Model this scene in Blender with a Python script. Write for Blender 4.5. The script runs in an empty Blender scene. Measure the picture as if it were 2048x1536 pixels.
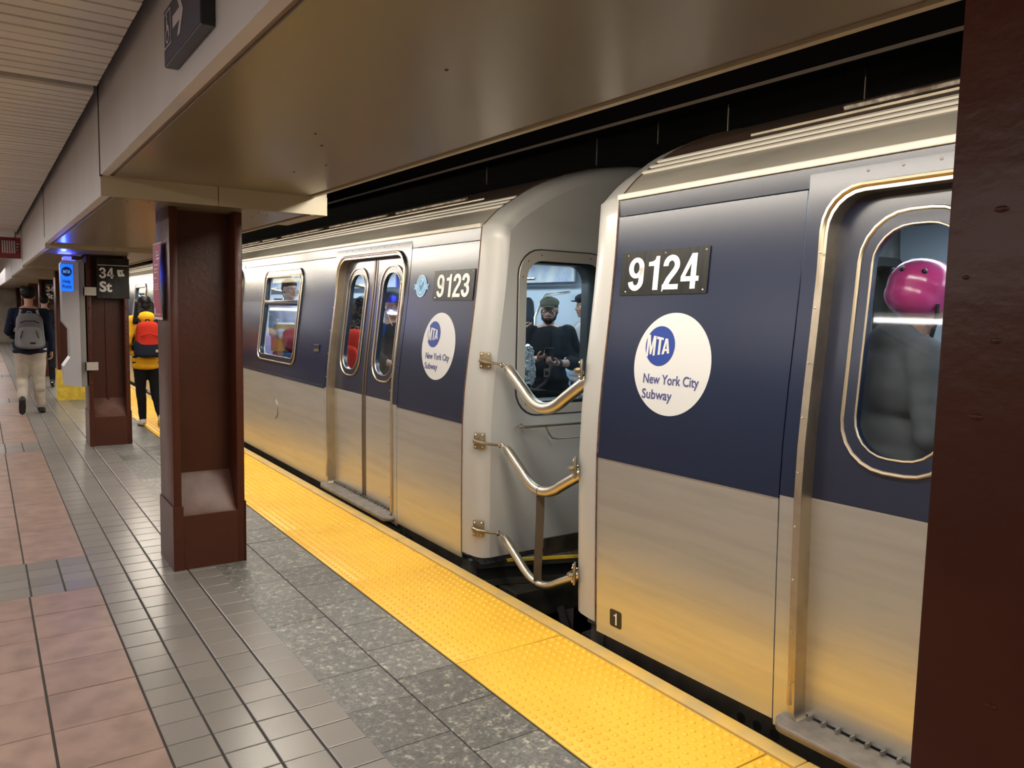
import bpy, bmesh, math, random
from mathutils import Vector, Matrix, noise
from mathutils.geometry import interpolate_bezier
random.seed(7)
SC = bpy.context.scene
COL = SC.collection
PI = math.pi
V = Vector

# ---------------------------------------------------------------- camera, world, exposure
cam_d = bpy.data.cameras.new('camera')
cam_d.sensor_width = 36.0
cam_d.lens = 1560.0 / 2048.0 * 36.0
cam_d.clip_start = 0.05
cam_o = bpy.data.objects.new('camera', cam_d)
COL.objects.link(cam_o)
CR, CU, CB = V((0.8269, -0.562, 0.0216)), V((0.0342, 0.0886, 0.9955)), V((-0.5613, -0.8224, 0.0925))
CB.normalize(); CR = (CR - CB*CR.dot(CB)).normalized(); CU = CB.cross(CR)
CAM = V((0, 0, 1.6))
m = Matrix((CR, CU, CB)).transposed().to_4x4()
m.translation = CAM
cam_o.matrix_world = m
SC.camera = cam_o

def to_px(p):
    d = V(p) - CAM
    z = -d.dot(CB)
    if z <= 0.05: return None
    return (1024 + 1560*d.dot(CR)/z, 768 - 1560*d.dot(CU)/z)

w = bpy.data.worlds.new('world'); SC.world = w; w.use_nodes = True
w.node_tree.nodes['Background'].inputs[0].default_value = (0.9, 0.85, 0.8, 1)
w.node_tree.nodes['Background'].inputs[1].default_value = 0.02
SC.view_settings.view_transform = 'Standard'
SC.view_settings.look = 'None'
SC.view_settings.gamma = 1.0
SC.view_settings.exposure = 0.0
SC.view_settings.use_curve_mapping = False

def area(name, loc, size, sizey, power, col, rot=(0, 0, 0), spread=None):
    l = bpy.data.lights.new(name, 'AREA'); l.shape = 'RECTANGLE'
    l.size = size; l.size_y = sizey; l.energy = power; l.color = col
    if spread: l.spread = spread
    o = bpy.data.objects.new(name, l); COL.objects.link(o)
    o.location = loc; o.rotation_euler = rot
    return o
WARM = (1.0, 0.92, 0.80)
NEUT = (1.0, 0.93, 0.90)
COOL = (0.78, 0.89, 1.0)
# tubes above the platform edge, in the trench between soffit and train
TUBES_EDGE = [(-3.9, 0.2), (0.4, 4.5), (5.2, 9.2), (9.8, 14.0), (14.6, 19.0), (19.6, 26.0)]
for a, b in TUBES_EDGE:
    area('edge_tube_light', (1.83, (a+b)/2, 2.335 if a < 4.6 else 2.235), 0.07, b-a, 14.5*(b-a), WARM, (0, math.radians(8), 0))
    area('edge_tube_side_light', (1.855, (a+b)/2, 2.355 if a < 4.6 else 2.255), 0.06, b-a, 6.2*(b-a), WARM, (0, math.radians(-80), 0))
# tubes under the slatted ceiling to the left of the beam
for a, b in [(-4.0, 0.5), (1.0, 5.5), (6.0, 10.5), (11.0, 16.0), (17.0, 24.0)]:
    area('platform_tube_light', (-1.55, (a+b)/2, 2.545), 0.16, b-a, 17*(b-a), NEUT, (0, 0, 0))
# far platform
area('far_platform_light', (-0.6, 28, 2.4), 3, 10, 240, NEUT)
# train interiors
for y0, y1 in [(4.6, 11.5), (11.8, 20.5)]:
    for x in (3.35, 4.75):
        area('carriage_light', (x, (y0+y1)/2, 2.17), 0.16, y1-y0, 14*(y1-y0), COOL)
for x in (3.35, 4.75):
    area('carriage_light', (x-0.02, -1.6, 2.17), 0.16, 7.6, 100, COOL)

# ---------------------------------------------------------------- materials
MATS = {}
def mat(name, col, rough=0.5, metal=0.0, coat=0.0, emit=None, estr=0.0, var=0.0, vscale=6.0, bump=0.0, bscale=40.0,
        vcol=None, stretch=(1, 1, 1), spec=0.5, objvar=0.0, aniso=0.0, alpha=1.0, rvar=0.0, bdist=0.002):
    if name in MATS: return MATS[name]
    M = bpy.data.materials.new(name); M.use_nodes = True
    nt = M.node_tree; N = nt.nodes; L = nt.links
    b = N['Principled BSDF']
    b.inputs['Base Color'].default_value = (*col, 1)
    b.inputs['Roughness'].default_value = rough
    b.inputs['Metallic'].default_value = metal
    b.inputs['Coat Weight'].default_value = coat
    b.inputs['Coat Roughness'].default_value = 0.15
    b.inputs['Specular IOR Level'].default_value = spec
    b.inputs['Anisotropic'].default_value = aniso
    if emit:
        b.inputs['Emission Color'].default_value = (*emit, 1); b.inputs['Emission Strength'].default_value = estr
    last = None
    if var > 0 or bump > 0 or rvar > 0:
        tc = N.new('ShaderNodeNewGeometry')
        mp = N.new('ShaderNodeMapping'); mp.inputs['Scale'].default_value = stretch
        L.new(tc.outputs['Position'], mp.inputs['Vector'])
    if var > 0:
        n = N.new('ShaderNodeTexNoise'); n.inputs['Scale'].default_value = vscale; n.inputs['Detail'].default_value = 6
        L.new(mp.outputs[0], n.inputs['Vector'])
        mx = N.new('ShaderNodeMix'); mx.data_type = 'RGBA'
        c2 = vcol or tuple(c*(1-var) for c in col)
        mx.inputs['A'].default_value = (*col, 1); mx.inputs['B'].default_value = (*c2, 1)
        rp = N.new('ShaderNodeMapRange'); rp.inputs['From Min'].default_value = 0.4; rp.inputs['From Max'].default_value = 0.65
        L.new(n.outputs['Fac'], rp.inputs['Value'])
        if vcol and var < 1:
            mu = N.new('ShaderNodeMath'); mu.operation = 'MULTIPLY'; mu.inputs[1].default_value = var
            L.new(rp.outputs[0], mu.inputs[0]); L.new(mu.outputs[0], mx.inputs['Factor'])
        else:
            L.new(rp.outputs[0], mx.inputs['Factor'])
        last = mx.outputs['Result']
        L.new(last, b.inputs['Base Color'])
    if objvar > 0:
        oi = N.new('ShaderNodeObjectInfo')
        hs = N.new('ShaderNodeHueSaturation')
        if last: L.new(last, hs.inputs['Color'])
        else: hs.inputs['Color'].default_value = (*col, 1)
        mr = N.new('ShaderNodeMapRange'); mr.inputs['To Min'].default_value = 1-objvar; mr.inputs['To Max'].default_value = 1+objvar
        L.new(oi.outputs['Random'], mr.inputs['Value']); L.new(mr.outputs[0], hs.inputs['Value'])
        L.new(hs.outputs[0], b.inputs['Base Color'])
    if bump > 0:
        n2 = N.new('ShaderNodeTexNoise'); n2.inputs['Scale'].default_value = bscale; n2.inputs['Detail'].default_value = 4
        L.new(mp.outputs[0], n2.inputs['Vector'])
        bp = N.new('ShaderNodeBump'); bp.inputs['Strength'].default_value = bump; bp.inputs['Distance'].default_value = bdist
        L.new(n2.outputs['Fac'], bp.inputs['Height']); L.new(bp.outputs[0], b.inputs['Normal'])
    if rvar > 0:
        n3 = N.new('ShaderNodeTexNoise'); n3.inputs['Scale'].default_value = vscale*1.7; n3.inputs['Detail'].default_value = 5
        L.new(mp.outputs[0], n3.inputs['Vector'])
        r3 = N.new('ShaderNodeMapRange'); r3.inputs['From Min'].default_value = 0.3; r3.inputs['From Max'].default_value = 0.7
        r3.inputs['To Min'].default_value = max(0.02, rough-rvar); r3.inputs['To Max'].default_value = min(1, rough+rvar)
        L.new(n3.outputs['Fac'], r3.inputs['Value']); L.new(r3.outputs[0], b.inputs['Roughness'])
    if aniso > 0:
        cb = N.new('ShaderNodeCombineXYZ'); cb.inputs[1].default_value = 1.0
        L.new(cb.outputs[0], b.inputs['Tangent'])
    MATS[name] = M
    return M

def glass_mat(name, tint=(0.9, 0.95, 0.95), refl=1.0):
    if name in MATS: return MATS[name]
    M = bpy.data.materials.new(name); M.use_nodes = True
    nt = M.node_tree; N = nt.nodes; L = nt.links
    N.remove(N['Principled BSDF'])
    t = N.new('ShaderNodeBsdfTransparent'); t.inputs[0].default_value = (*tint, 1)
    g = N.new('ShaderNodeBsdfGlossy'); g.inputs['Roughness'].default_value = 0.03
    f = N.new('ShaderNodeLayerWeight'); f.inputs['Blend'].default_value = 0.5
    pw = N.new('ShaderNodeMath'); pw.operation = 'POWER'; pw.inputs[1].default_value = 5.0
    mu = N.new('ShaderNodeMath'); mu.operation = 'MULTIPLY_ADD'; mu.inputs[1].default_value = 0.9*refl; mu.inputs[2].default_value = 0.03*refl
    mx = N.new('ShaderNodeMixShader')
    L.new(f.outputs['Facing'], pw.inputs[0]); L.new(pw.outputs[0], mu.inputs[0]); L.new(mu.outputs[0], mx.inputs[0])
    L.new(t.outputs[0], mx.inputs[1]); L.new(g.outputs[0], mx.inputs[2])
    L.new(mx.outputs[0], N['Material Output'].inputs[0])
    MATS[name] = M
    return M

STEEL = mat('brushed_steel', (0.64, 0.64, 0.60), 0.40, 0.84, var=0.10, vscale=2.2, bump=0.10, bscale=60, stretch=(1, 0.6, 9), aniso=0.6, rvar=0.03)
STEEL2 = mat('worn_steel', (0.55, 0.48, 0.37), 0.38, 1.0, var=0.2, vscale=9, bump=0.1, bscale=50)
CHROME = mat('polished_steel', (0.75, 0.68, 0.55), 0.2, 1.0)
PIPE = mat('barrier_steel', (0.66, 0.61, 0.50), 0.33, 1.0)
BRASSY = mat('bronze_bead', (0.50, 0.42, 0.30), 0.3, 1.0)
BRACK = mat('bronze_bracket', (0.34, 0.28, 0.19), 0.42, 0.85, var=0.3, vscale=40)
NAVY = mat('navy_wrap', (0.0045, 0.0115, 0.036), 0.26, 0.0, var=0.3, vscale=1.1, vcol=(0.006, 0.011, 0.028), spec=0.62)
NAVY2 = mat('navy_wrap_door', (0.008, 0.014, 0.036), 0.26, 0.08, var=0.2, vscale=1.1, vcol=(0.016, 0.018, 0.030), spec=0.9)
RUST = mat('rust_seam', (0.13, 0.055, 0.025), 0.7, var=0.6, vscale=30)
BONNET = mat('grey_end_paint', (0.40, 0.395, 0.375), 0.38, 0.0, coat=0.3, var=0.12, vscale=2.5, vcol=(0.35, 0.345, 0.33))
ROOFM = mat('sooty_roof', (0.05, 0.032, 0.022), 0.6, 0.2, var=0.8, vscale=7, vcol=(0.10, 0.05, 0.03), stretch=(1, 0.3, 1))
COVE = mat('roof_cove_steel', (0.42, 0.39, 0.33), 0.5, 0.35, var=0.25, vscale=5, stretch=(1, 0.2, 1))
RAILW = mat('bright_rail', (0.60, 0.56, 0.48), 0.42, 0.2)
BLACK = mat('black_enamel', (0.012, 0.012, 0.012), 0.35)
RUBBER = mat('black_rubber', (0.02, 0.02, 0.022), 0.6)
SIGNBLK = mat('black_plate', (0.008, 0.008, 0.008), 0.4, var=0.7, vscale=25, spec=0.25, vcol=(0.022, 0.022, 0.018), stretch=(1, 2, 0.15))
WHITE = mat('white_letter', (0.72, 0.71, 0.67), 0.5)
DECALW = mat('white_decal', (0.56, 0.56, 0.56), 0.35, coat=0.2)
DECALB = mat('blue_print', (0.012, 0.04, 0.24), 0.4)
INKB = mat('navy_print', (0.05, 0.06, 0.20), 0.5)
UNDER = mat('dark_underframe', (0.035, 0.03, 0.022), 0.6, var=0.6, vscale=8)
SILLM = mat('cast_threshold', (0.24, 0.215, 0.19), 0.55, 0.5, var=0.3, vscale=14)
GLASS = glass_mat('window_glass', (0.88, 0.92, 0.93), 1.0)
GLASSD = glass_mat('hazy_glass', (0.74, 0.79, 0.80), 1.3)
INTW = mat('carriage_wall', (0.52, 0.58, 0.64), 0.4)
INTC = mat('carriage_ceiling', (0.7, 0.74, 0.78), 0.45)
INTF = mat('carriage_floor', (0.08, 0.08, 0.09), 0.5, var=0.5, vscale=60)
SEAT = mat('bench_plastic', (0.16, 0.28, 0.46), 0.4)
LAMP = mat('lit_diffuser', (0.9, 0.95, 1), 0.5, emit=(0.85, 0.93, 1), estr=3.0)
MAROON = mat('maroon_paint', (0.062, 0.0165, 0.008), 0.34, spec=0.28, var=0.5, vscale=5, vcol=(0.052, 0.011, 0.005), bump=0.5, bscale=28, bdist=0.004)
FILLM = mat('scuffed_concrete', (0.125, 0.055, 0.040), 0.38, var=0.9, vscale=9, vcol=(0.075, 0.024, 0.016), bump=0.3, bscale=40)
YELP = mat('yellow_paint', (0.75, 0.52, 0.05), 0.45, var=0.3, vscale=12)
TACT = mat('tactile_yellow', (0.86, 0.50, 0.04), 0.42, var=0.35, vscale=3.0, vcol=(0.74, 0.40, 0.03), rvar=0.08)
RUB = mat('edge_board', (0.60, 0.385, 0.09), 0.5, var=0.8, vscale=5, vcol=(0.43, 0.32, 0.15))
GROUT = mat('dark_grout', (0.028, 0.025, 0.022), 0.8)
GRAYT = mat('grey_tile', (0.200, 0.183, 0.163), 0.28, var=0.35, vscale=3, vcol=(0.19, 0.174, 0.155), bump=0.2, bscale=50, objvar=0.08)
PINKT = mat('pink_tile', (0.30, 0.205, 0.165), 0.36, var=0.25, vscale=8, objvar=0.05, bump=0.1, bscale=60)
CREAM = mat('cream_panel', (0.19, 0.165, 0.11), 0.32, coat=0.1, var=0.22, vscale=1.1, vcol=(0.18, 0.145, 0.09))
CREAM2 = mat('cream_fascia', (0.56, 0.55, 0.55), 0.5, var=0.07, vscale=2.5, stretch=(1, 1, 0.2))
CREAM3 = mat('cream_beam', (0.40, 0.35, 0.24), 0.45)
SLAT = mat('ceiling_slat', (0.62, 0.60, 0.54), 0.45, objvar=0.06)
DARKC = mat('dark_concrete', (0.020, 0.017, 0.013), 0.9, var=0.6, vscale=3)  # near-black concrete with random tone, for the trackway
GIRD = mat('black_girder', (0.004, 0.0035, 0.0035), 0.9, spec=0.0)
TRIMM = mat('panel_trim', (0.26, 0.20, 0.13), 0.4, 0.3)
WALLT = mat('wall_tile', (0.55, 0.5, 0.42), 0.4, var=0.2, vscale=2)
def granite():
    M = bpy.data.materials.new('speckled_granite'); M.use_nodes = True
    nt = M.node_tree; N = nt.nodes; L = nt.links; b = N['Principled BSDF']
    g = N.new('ShaderNodeNewGeometry'); oi = N.new('ShaderNodeObjectInfo')
    ad = N.new('ShaderNodeVectorMath'); ad.operation = 'ADD'
    sc = N.new('ShaderNodeVectorMath'); sc.operation = 'SCALE'; sc.inputs['Scale'].default_value = 3.0
    cx = N.new('ShaderNodeCombineXYZ')
    L.new(oi.outputs['Random'], cx.inputs[2]); L.new(cx.outputs[0], sc.inputs[0])
    L.new(g.outputs['Position'], ad.inputs[0]); L.new(sc.outputs[0], ad.inputs[1])
    n1 = N.new('ShaderNodeTexNoise'); n1.inputs['Scale'].default_value = 30; n1.inputs['Detail'].default_value = 9; n1.inputs['Roughness'].default_value = 0.7
    n2 = N.new('ShaderNodeTexNoise'); n2.inputs['Scale'].default_value = 90; n2.inputs['Detail'].default_value = 3
    n3 = N.new('ShaderNodeTexNoise'); n3.inputs['Scale'].default_value = 5; n3.inputs['Detail'].default_value = 2
    for n in (n1, n2, n3): L.new(ad.outputs[0], n.inputs['Vector'])
    r1 = N.new('ShaderNodeValToRGB'); e = r1.color_ramp.elements
    e[0].position = 0.38; e[0].color = (0.115, 0.113, 0.105, 1); e[1].position = 0.64; e[1].color = (0.42, 0.40, 0.33, 1)
    k = e.new(0.545); k.color = (0.165, 0.16, 0.145, 1)
    L.new(n1.outputs['Fac'], r1.inputs[0])
    mx = N.new('ShaderNodeMix'); mx.data_type = 'RGBA'; mx.blend_type = 'MULTIPLY'; mx.inputs['Factor'].default_value = 0.7
    r2 = N.new('ShaderNodeMapRange'); r2.inputs['From Min'].default_value = 0.35; r2.inputs['From Max'].default_value = 0.6
    r2.inputs['To Min'].default_value = 0.55; r2.inputs['To Max'].default_value = 1.15
    L.new(n2.outputs['Fac'], r2.inputs['Value'])
    L.new(r1.outputs[0], mx.inputs['A']); L.new(r2.outputs[0], mx.inputs['B'])
    hs = N.new('ShaderNodeHueSaturation'); mr = N.new('ShaderNodeMapRange'); mr.inputs['To Min'].default_value = 0.8; mr.inputs['To Max'].default_value = 1.2
    L.new(oi.outputs['Random'], mr.inputs['Value']); L.new(mr.outputs[0], hs.inputs['Value']); L.new(mx.outputs['Result'], hs.inputs['Color'])
    L.new(hs.outputs[0], b.inputs['Base Color'])
    b.inputs['Roughness'].default_value = 0.33
    bp = N.new('ShaderNodeBump'); bp.inputs['Strength'].default_value = 0.25; bp.inputs['Distance'].default_value = 0.002
    L.new(n1.outputs['Fac'], bp.inputs['Height']); L.new(bp.outputs[0], b.inputs['Normal'])
    return M
GRANITE = granite()

# ---------------------------------------------------------------- mesh helpers
class MB:
    def __init__(s): s.v = []; s.f = []
    def add(s, vs, fs):
        o = len(s.v); s.v += [tuple(v) for v in vs]; s.f += [tuple(i+o for i in f) for f in fs]; return s
    def box(s, x0, x1, y0, y1, z0, z1, c=0.0):
        if c <= 0:
            vs = [(x, y, z) for z in (z0, z1) for y in (y0, y1) for x in (x0, x1)]
            return s.add(vs, [(0, 2, 3, 1), (4, 5, 7, 6), (0, 1, 5, 4), (2, 6, 7, 3), (0, 4, 6, 2), (1, 3, 7, 5)])
        bm = bmesh.new(); bmesh.ops.create_cube(bm, size=1.0)
        for v in bm.verts: v.co = V((x0+(v.co.x+.5)*(x1-x0), y0+(v.co.y+.5)*(y1-y0), z0+(v.co.z+.5)*(z1-z0)))
        bmesh.ops.bevel(bm, geom=bm.edges[:], offset=c, segments=2, affect='EDGES', profile=0.5)
        bm.verts.index_update()
        s.add([v.co for v in bm.verts], [[v.index for v in f.verts] for f in bm.faces]); bm.free(); return s
    def tube(s, pts, r, n=10, cap=True):
        pts = [V(p) for p in pts]; rs = r if isinstance(r, (list, tuple)) else [r]*len(pts)
        rings = []; up = None
        for i, p in enumerate(pts):
            t = (pts[min(i+1, len(pts)-1)] - pts[max(i-1, 0)]).normalized()
            if up is None:
                up = t.orthogonal().normalized()
            up = (up - t*up.dot(t)).normalized(); sd = t.cross(up)
            rings.append([p + (up*math.cos(a) + sd*math.sin(a))*rs[i] for a in [2*PI*k/n for k in range(n)]])
        vs = [v for r_ in rings for v in r_]; fs = []
        for i in range(len(rings)-1):
            for k in range(n):
                a = i*n+k; b = i*n+(k+1) % n
                fs.append((a, b, b+n, a+n))
        if cap: fs.append(tuple(range(n-1, -1, -1))); fs.append(tuple((len(rings)-1)*n+k for k in range(n)))
        return s.add(vs, fs)
    def cyl(s, p, q, r, n=12, r2=None): return s.tube([p, q], [r, r2 if r2 is not None else r], n)
    def ell(s, c, r, rot=None, seg=16, rings=10):
        vs = []; c = V(c)
        for i in range(rings+1):
            th = PI*i/rings
            for k in range(seg):
                a = 2*PI*k/seg
                v = V((r[0]*math.sin(th)*math.cos(a), r[1]*math.sin(th)*math.sin(a), r[2]*math.cos(th)))
                if rot: v = rot @ v
                vs.append(c+v)
        fs = []
        for i in range(rings):
            for k in range(seg):
                a = i*seg+k; b = i*seg+(k+1) % seg
                fs.append((a, a+seg, b+seg, b))
        return s.add(vs, fs)
    def prism(s, poly, z0, z1, fn=None):
        """polygon in (a,b) extruded along c; fn maps (a,b,c) to a point"""
        n = len(poly); fn = fn or (lambda a, b, c: (a, b, c))
        vs = [fn(a, b, z0) for a, b in poly] + [fn(a, b, z1) for a, b in poly]
        fs = [tuple(range(n-1, -1, -1)), tuple(range(n, 2*n))] + [(i, (i+1) % n, (i+1) % n+n, i+n) for i in range(n)]
        return s.add(vs, fs)
    def mesh(s, name):
        me = bpy.data.meshes.new(name); me.from_pydata([tuple(v) for v in s.v], [], s.f); me.validate(); 
        bm = bmesh.new(); bm.from_mesh(me); bmesh.ops.recalc_face_normals(bm, faces=bm.faces); bm.to_mesh(me); bm.free()
        return me

def smooth(me, ang=35):
    for p in me.polygons: p.use_smooth = True
    try: me.set_sharp_from_angle(angle=math.radians(ang))
    except Exception: pass
    return me

def link(name, me, material=None, parent=None, sm=False, **props):
    o = bpy.data.objects.new(name, me); COL.objects.link(o)
    if material is not None and len(me.materials) == 0: me.materials.append(material)
    if sm: smooth(me, sm if sm is not True else 35)
    if parent is not None: o.parent = parent
    for k, v in props.items(): o[k] = v
    return o
def ob(name, mb, material, parent=None, sm=False, **props): return link(name, mb.mesh(name), material, parent, sm, **props)
def empty(name, loc=(0, 0, 0), **props):
    o = bpy.data.objects.new(name, None); COL.objects.link(o); o.location = loc; o.empty_display_size = 0.1
    for k, v in props.items(): o[k] = v
    return o
def origin_to(o, p):
    """move a mesh object's origin to p (geometry stays put)"""
    o.data.transform(Matrix.Translation(-V(p))); o.location = p
    return o

# flat outlines (with holes) to meshes
def rrect(x0, x1, y0, y1, r, n=6, rr=None):
    rs = rr or (r, r, r, r)   # bl, br, tr, tl
    P = []
    for (cx, cy, a0, q) in ((x0, y0, PI, rs[0]), (x1, y0, 1.5*PI, rs[1]), (x1, y1, 0, rs[2]), (x0, y1, .5*PI, rs[3])):
        sx = 1 if cx == x0 else -1; sy = 1 if cy == y0 else -1
        if q <= 0: P.append((cx, cy)); continue
        for k in range(n+1):
            a = a0 + (PI/2)*k/n
            P.append((cx+sx*q+q*math.cos(a), cy+sy*q+q*math.sin(a)))
    return P
def circle(cx, cy, rx, ry=None, n=48):
    ry = ry or rx
    return [(cx+rx*math.cos(2*PI*k/n), cy+ry*math.sin(2*PI*k/n)) for k in range(n)]
def plate(outlines, t, fn=None, cuts=(), name='plate'):
    """filled outlines (holes allowed), thickness t in c from 0 to t; fn maps (a,b,c)"""
    cu = bpy.data.curves.new(name, 'CURVE'); cu.dimensions = '2D'; cu.fill_mode = 'BOTH'; cu.extrude = t/2
    for P in outlines:
        sp = cu.splines.new('POLY'); sp.points.add(len(P)-1)
        for q, (a, b) in zip(sp.points, P): q.co = (a, b, 0, 1)
        sp.use_cyclic_u = True
    tmp = bpy.data.objects.new('tmp', cu)
    me = bpy.data.meshes.new_from_object(tmp)
    bpy.data.objects.remove(tmp); bpy.data.curves.remove(cu)
    bm = bmesh.new(); bm.from_mesh(me)
    bmesh.ops.remove_doubles(bm, verts=bm.verts, dist=1e-5)
    for c in cuts:
        bmesh.ops.bisect_plane(bm, geom=bm.verts[:]+bm.edges[:]+bm.faces[:], plane_co=(0, c, 0), plane_no=(0, 1, 0))
    if fn:
        for v in bm.verts: v.co = V(fn(v.co.x, v.co.y, v.co.z + t/2))
    bmesh.ops.recalc_face_normals(bm, faces=bm.faces)
    bm.to_mesh(me); bm.free(); me.name = name
    me.materials.clear()
    return me
def text2d(s, w, h, bold=0.02, align='C', t=0.002, warp=None, spacing=1.0):
    """lettering fitted into w x h, centred on 0,0 (C) or starting at 0 (L); returns mesh in (a,b,c)"""
    cu = bpy.data.curves.new('lettering', 'FONT'); cu.body = s; cu.offset = bold; cu.resolution_u = 4; cu.extrude = 0.01
    cu.space_character = spacing
    tmp = bpy.data.objects.new('tmp', cu)
    me = bpy.data.meshes.new_from_object(tmp)
    bpy.data.objects.remove(tmp); bpy.data.curves.remove(cu)
    xs = [v.co.x for v in me.vertices]; ys = [v.co.y for v in me.vertices]
    x0, x1, y0, y1 = min(xs), max(xs), min(ys), max(ys)
    for v in me.vertices:
        a = (v.co.x-x0)/(x1-x0)*w; b = (v.co.y-y0)/(y1-y0)*h - h/2
        if align == 'C': a -= w/2
        c = t if v.co.z > 0 else 0.0
        if warp: a, b = warp(a, b)
        v.co = (a, b, c)
    me.materials.clear()
    return me
def remap(me, fn):
    for v in me.vertices: v.co = V(fn(v.co.x, v.co.y, v.co.z))
    bm = bmesh.new(); bm.from_mesh(me); bmesh.ops.recalc_face_normals(bm, faces=bm.faces); bm.to_mesh(me); bm.free()
    return me
def stroke(path, w):
    n = len(path); L_, R_ = [], []
    for i in range(n):
        a = V((*path[max(i-1, 0)], 0)); b = V((*path[min(i+1, n-1)], 0)); t = (b-a).normalized(); nn = V((-t.y, t.x, 0))*w/2
        p = V((*path[i], 0)); L_.append((p.x+nn.x, p.y+nn.y)); R_.append((p.x-nn.x, p.y-nn.y))
    return L_ + R_[::-1]
def arc(cx, cy, rx, ry, a0, a1, n=20):
    return [(cx+rx*math.cos(math.radians(a0+(a1-a0)*i/n)), cy+ry*math.sin(math.radians(a0+(a1-a0)*i/n))) for i in range(n+1)]
SW = 0.165
GLYPH = {
 '9': [[circle(.27, .685, .27, .315, 40), circle(.27, .685, .105, .175, 40)], [stroke([(.4575, .70), (.4575, .36)] + arc(.27, .30, .1875, .225, 0, -172), SW)]],
 'M': [[[(0, 0), (0, 1), (.13, 1), (.21, .42), (.29, 1), (.42, 1), (.42, 0), (.32, 0), (.32, .62), (.25, .08), (.17, .08), (.10, .62), (.10, 0)]]],
 'T': [[[(0, .86), (0, 1), (.32, 1), (.32, .86), (.215, .86), (.215, 0), (.105, 0), (.105, .86)]]],
 'A': [[[(0, 0), (.12, 1), (.24, 1), (.36, 0), (.25, 0), (.23, .18), (.13, .18), (.11, 0)], [(.145, .32), (.215, .32), (.18, .72)]]],
 '1': [[[(.46, 0), (.46, 1), (.345, 1), (.315, .90), (.25, .855), (.10, .835), (.10, .715), (.29, .715), (.29, 0)]]],
 '2': [[stroke(arc(.27, .70, .185, .22, 184, -12) + [(.40, .55), (.20, .30), (.11, .12), (.09, .05)], SW)], [[(.005, 0), (.525, 0), (.525, .15), (.005, .15)]]],
 '3': [[stroke(arc(.26, .72, .175, .20, 182, -75), SW)], [stroke(arc(.265, .295, .19, .215, 78, -184), SW)], [[(.17, .455), (.30, .455), (.30, .58), (.17, .58)]]],
 '4': [[[(.305, 0), (.465, 0), (.465, 1), (.305, 1)]], [[(0, .215), (.55, .215), (.55, .355), (0, .355)]], [[(0, .355), (.13, .355), (.34, .80), (.34, 1), (.305, 1)]]],
}
def digits2d(s, w, h, align='C', t=0.002):
    adv = 0.60; tot = adv*(len(s)-1)+0.53
    if s == '1': tot = 0.40
    if s == 'MTA': tot = 1.10
    mb = MB()
    for i, ch in enumerate(s):
        for ol in GLYPH[ch]:
            me = plate(ol, t, None)
            x0 = (0, .45, .74)[i] if s == 'MTA' else i*adv - (0.08 if s == '1' else 0)
            mb.add([((v.co.x+x0)/tot*w - (w/2 if align == 'C' else 0), v.co.y*h - h/2, v.co.z+t/2) for v in me.vertices], [tuple(p.vertices) for p in me.polygons])
            bpy.data.meshes.remove(me)
    return mb.mesh('lettering')
def mta_mesh(w, h, warp):
    me = digits2d('MTA', w, h, t=0.0008)
    for v in me.vertices: a, b = warp(v.co.x, v.co.y); v.co.x = a; v.co.y = b
    return me
def on_plane(O, R, U, N):
    O, R, U, N = V(O), V(R), V(U), V(N)
    return lambda a, b, c: O + R*a + U*b + N*c

# ================================================================ THE SETTING
EDGE_X = 2.43
floor = ob('floor', MB().box(-4.0, 2.335, -4.6, 36, -0.25, -0.006), GROUT, kind='structure')
ob('slab_edge', MB().box(2.335, 2.425, -4.6, 36, -1.15, -0.05), UNDER, floor)
def tile_mesh(name, w, d, t, c):
    """tile centred on 0,0, top at 0, chamfered rim"""
    mb = MB(); x, y = w/2, d/2
    vs = [(-x+c, -y+c, 0), (x-c, -y+c, 0), (x-c, y-c, 0), (-x+c, y-c, 0), (-x, -y, -c*.8), (x, -y, -c*.8), (x, y, -c*.8), (-x, y, -c*.8),
          (-x, -y, -t), (x, -y, -t), (x, y, -t), (-x, y, -t)]
    fs = [(0, 1, 2, 3)] + [(i+4, (i+1) % 4+4, (i+1) % 4, i) for i in range(4)] + [(i+8, (i+1) % 4+8, (i+1) % 4+4, i+4) for i in range(4)]
    mb.add(vs, fs); return mb.mesh(name)
GY0, GP = 2.922, 0.1611
PER = 30*GP
BAND0 = GY0 + 12*GP - 0.02   # a grey band starts at about 4.84
def in_band(y):
    return ((y - (GY0+12*GP-0.01)) % PER) < 4*GP-0.02
def seen(x, y, z=0.0):
    p = to_px((x, y, z))
    return p is not None and -40 < p[0] < 2090 and -40 < p[1] < 1580
cols_y = [4.9 + 4.83*k for k in range(-1, 7)]
def under_column(x, y, h):
    return any(0.92+h < x < 1.335-h and cy+h < y < cy+0.4-h for cy in cols_y)
gray, pink, gran = [], [], []
k0 = int((-4.5-GY0)/GP); k1 = int((36-GY0)/GP)
gx = [(0.507, 0.667), (0.667, 0.83), (0.83, 0.992), (0.992, 1.155)]
for k in range(k0, k1):
    y = GY0 + (k+.5)*GP
    for a, b in gx:
        gray.append(((a+b)/2, y))
    if in_band(y):
        a = 0.345
        while a > -4.0: gray.append((a+0.08, y)); a -= 0.1625
for r in range(-12, 8):
    ys = GY0 + 16*GP + r*PER
    for q in range(13):
        y = ys + (q+.5)*2*GP
        if not (-4.5 < y < 35.8): continue
        a = 0.172
        while a > -4.1: pink.append((a+0.1675, y)); a -= 0.335
for k in range(-23, 102):
    for cx, off in ((1.2925, 2.795), (1.584, 2.95)):
        y = off + (k+.5)*0.3265
        if -4.5 < y < 35.8: gran.append((cx, y))
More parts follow.
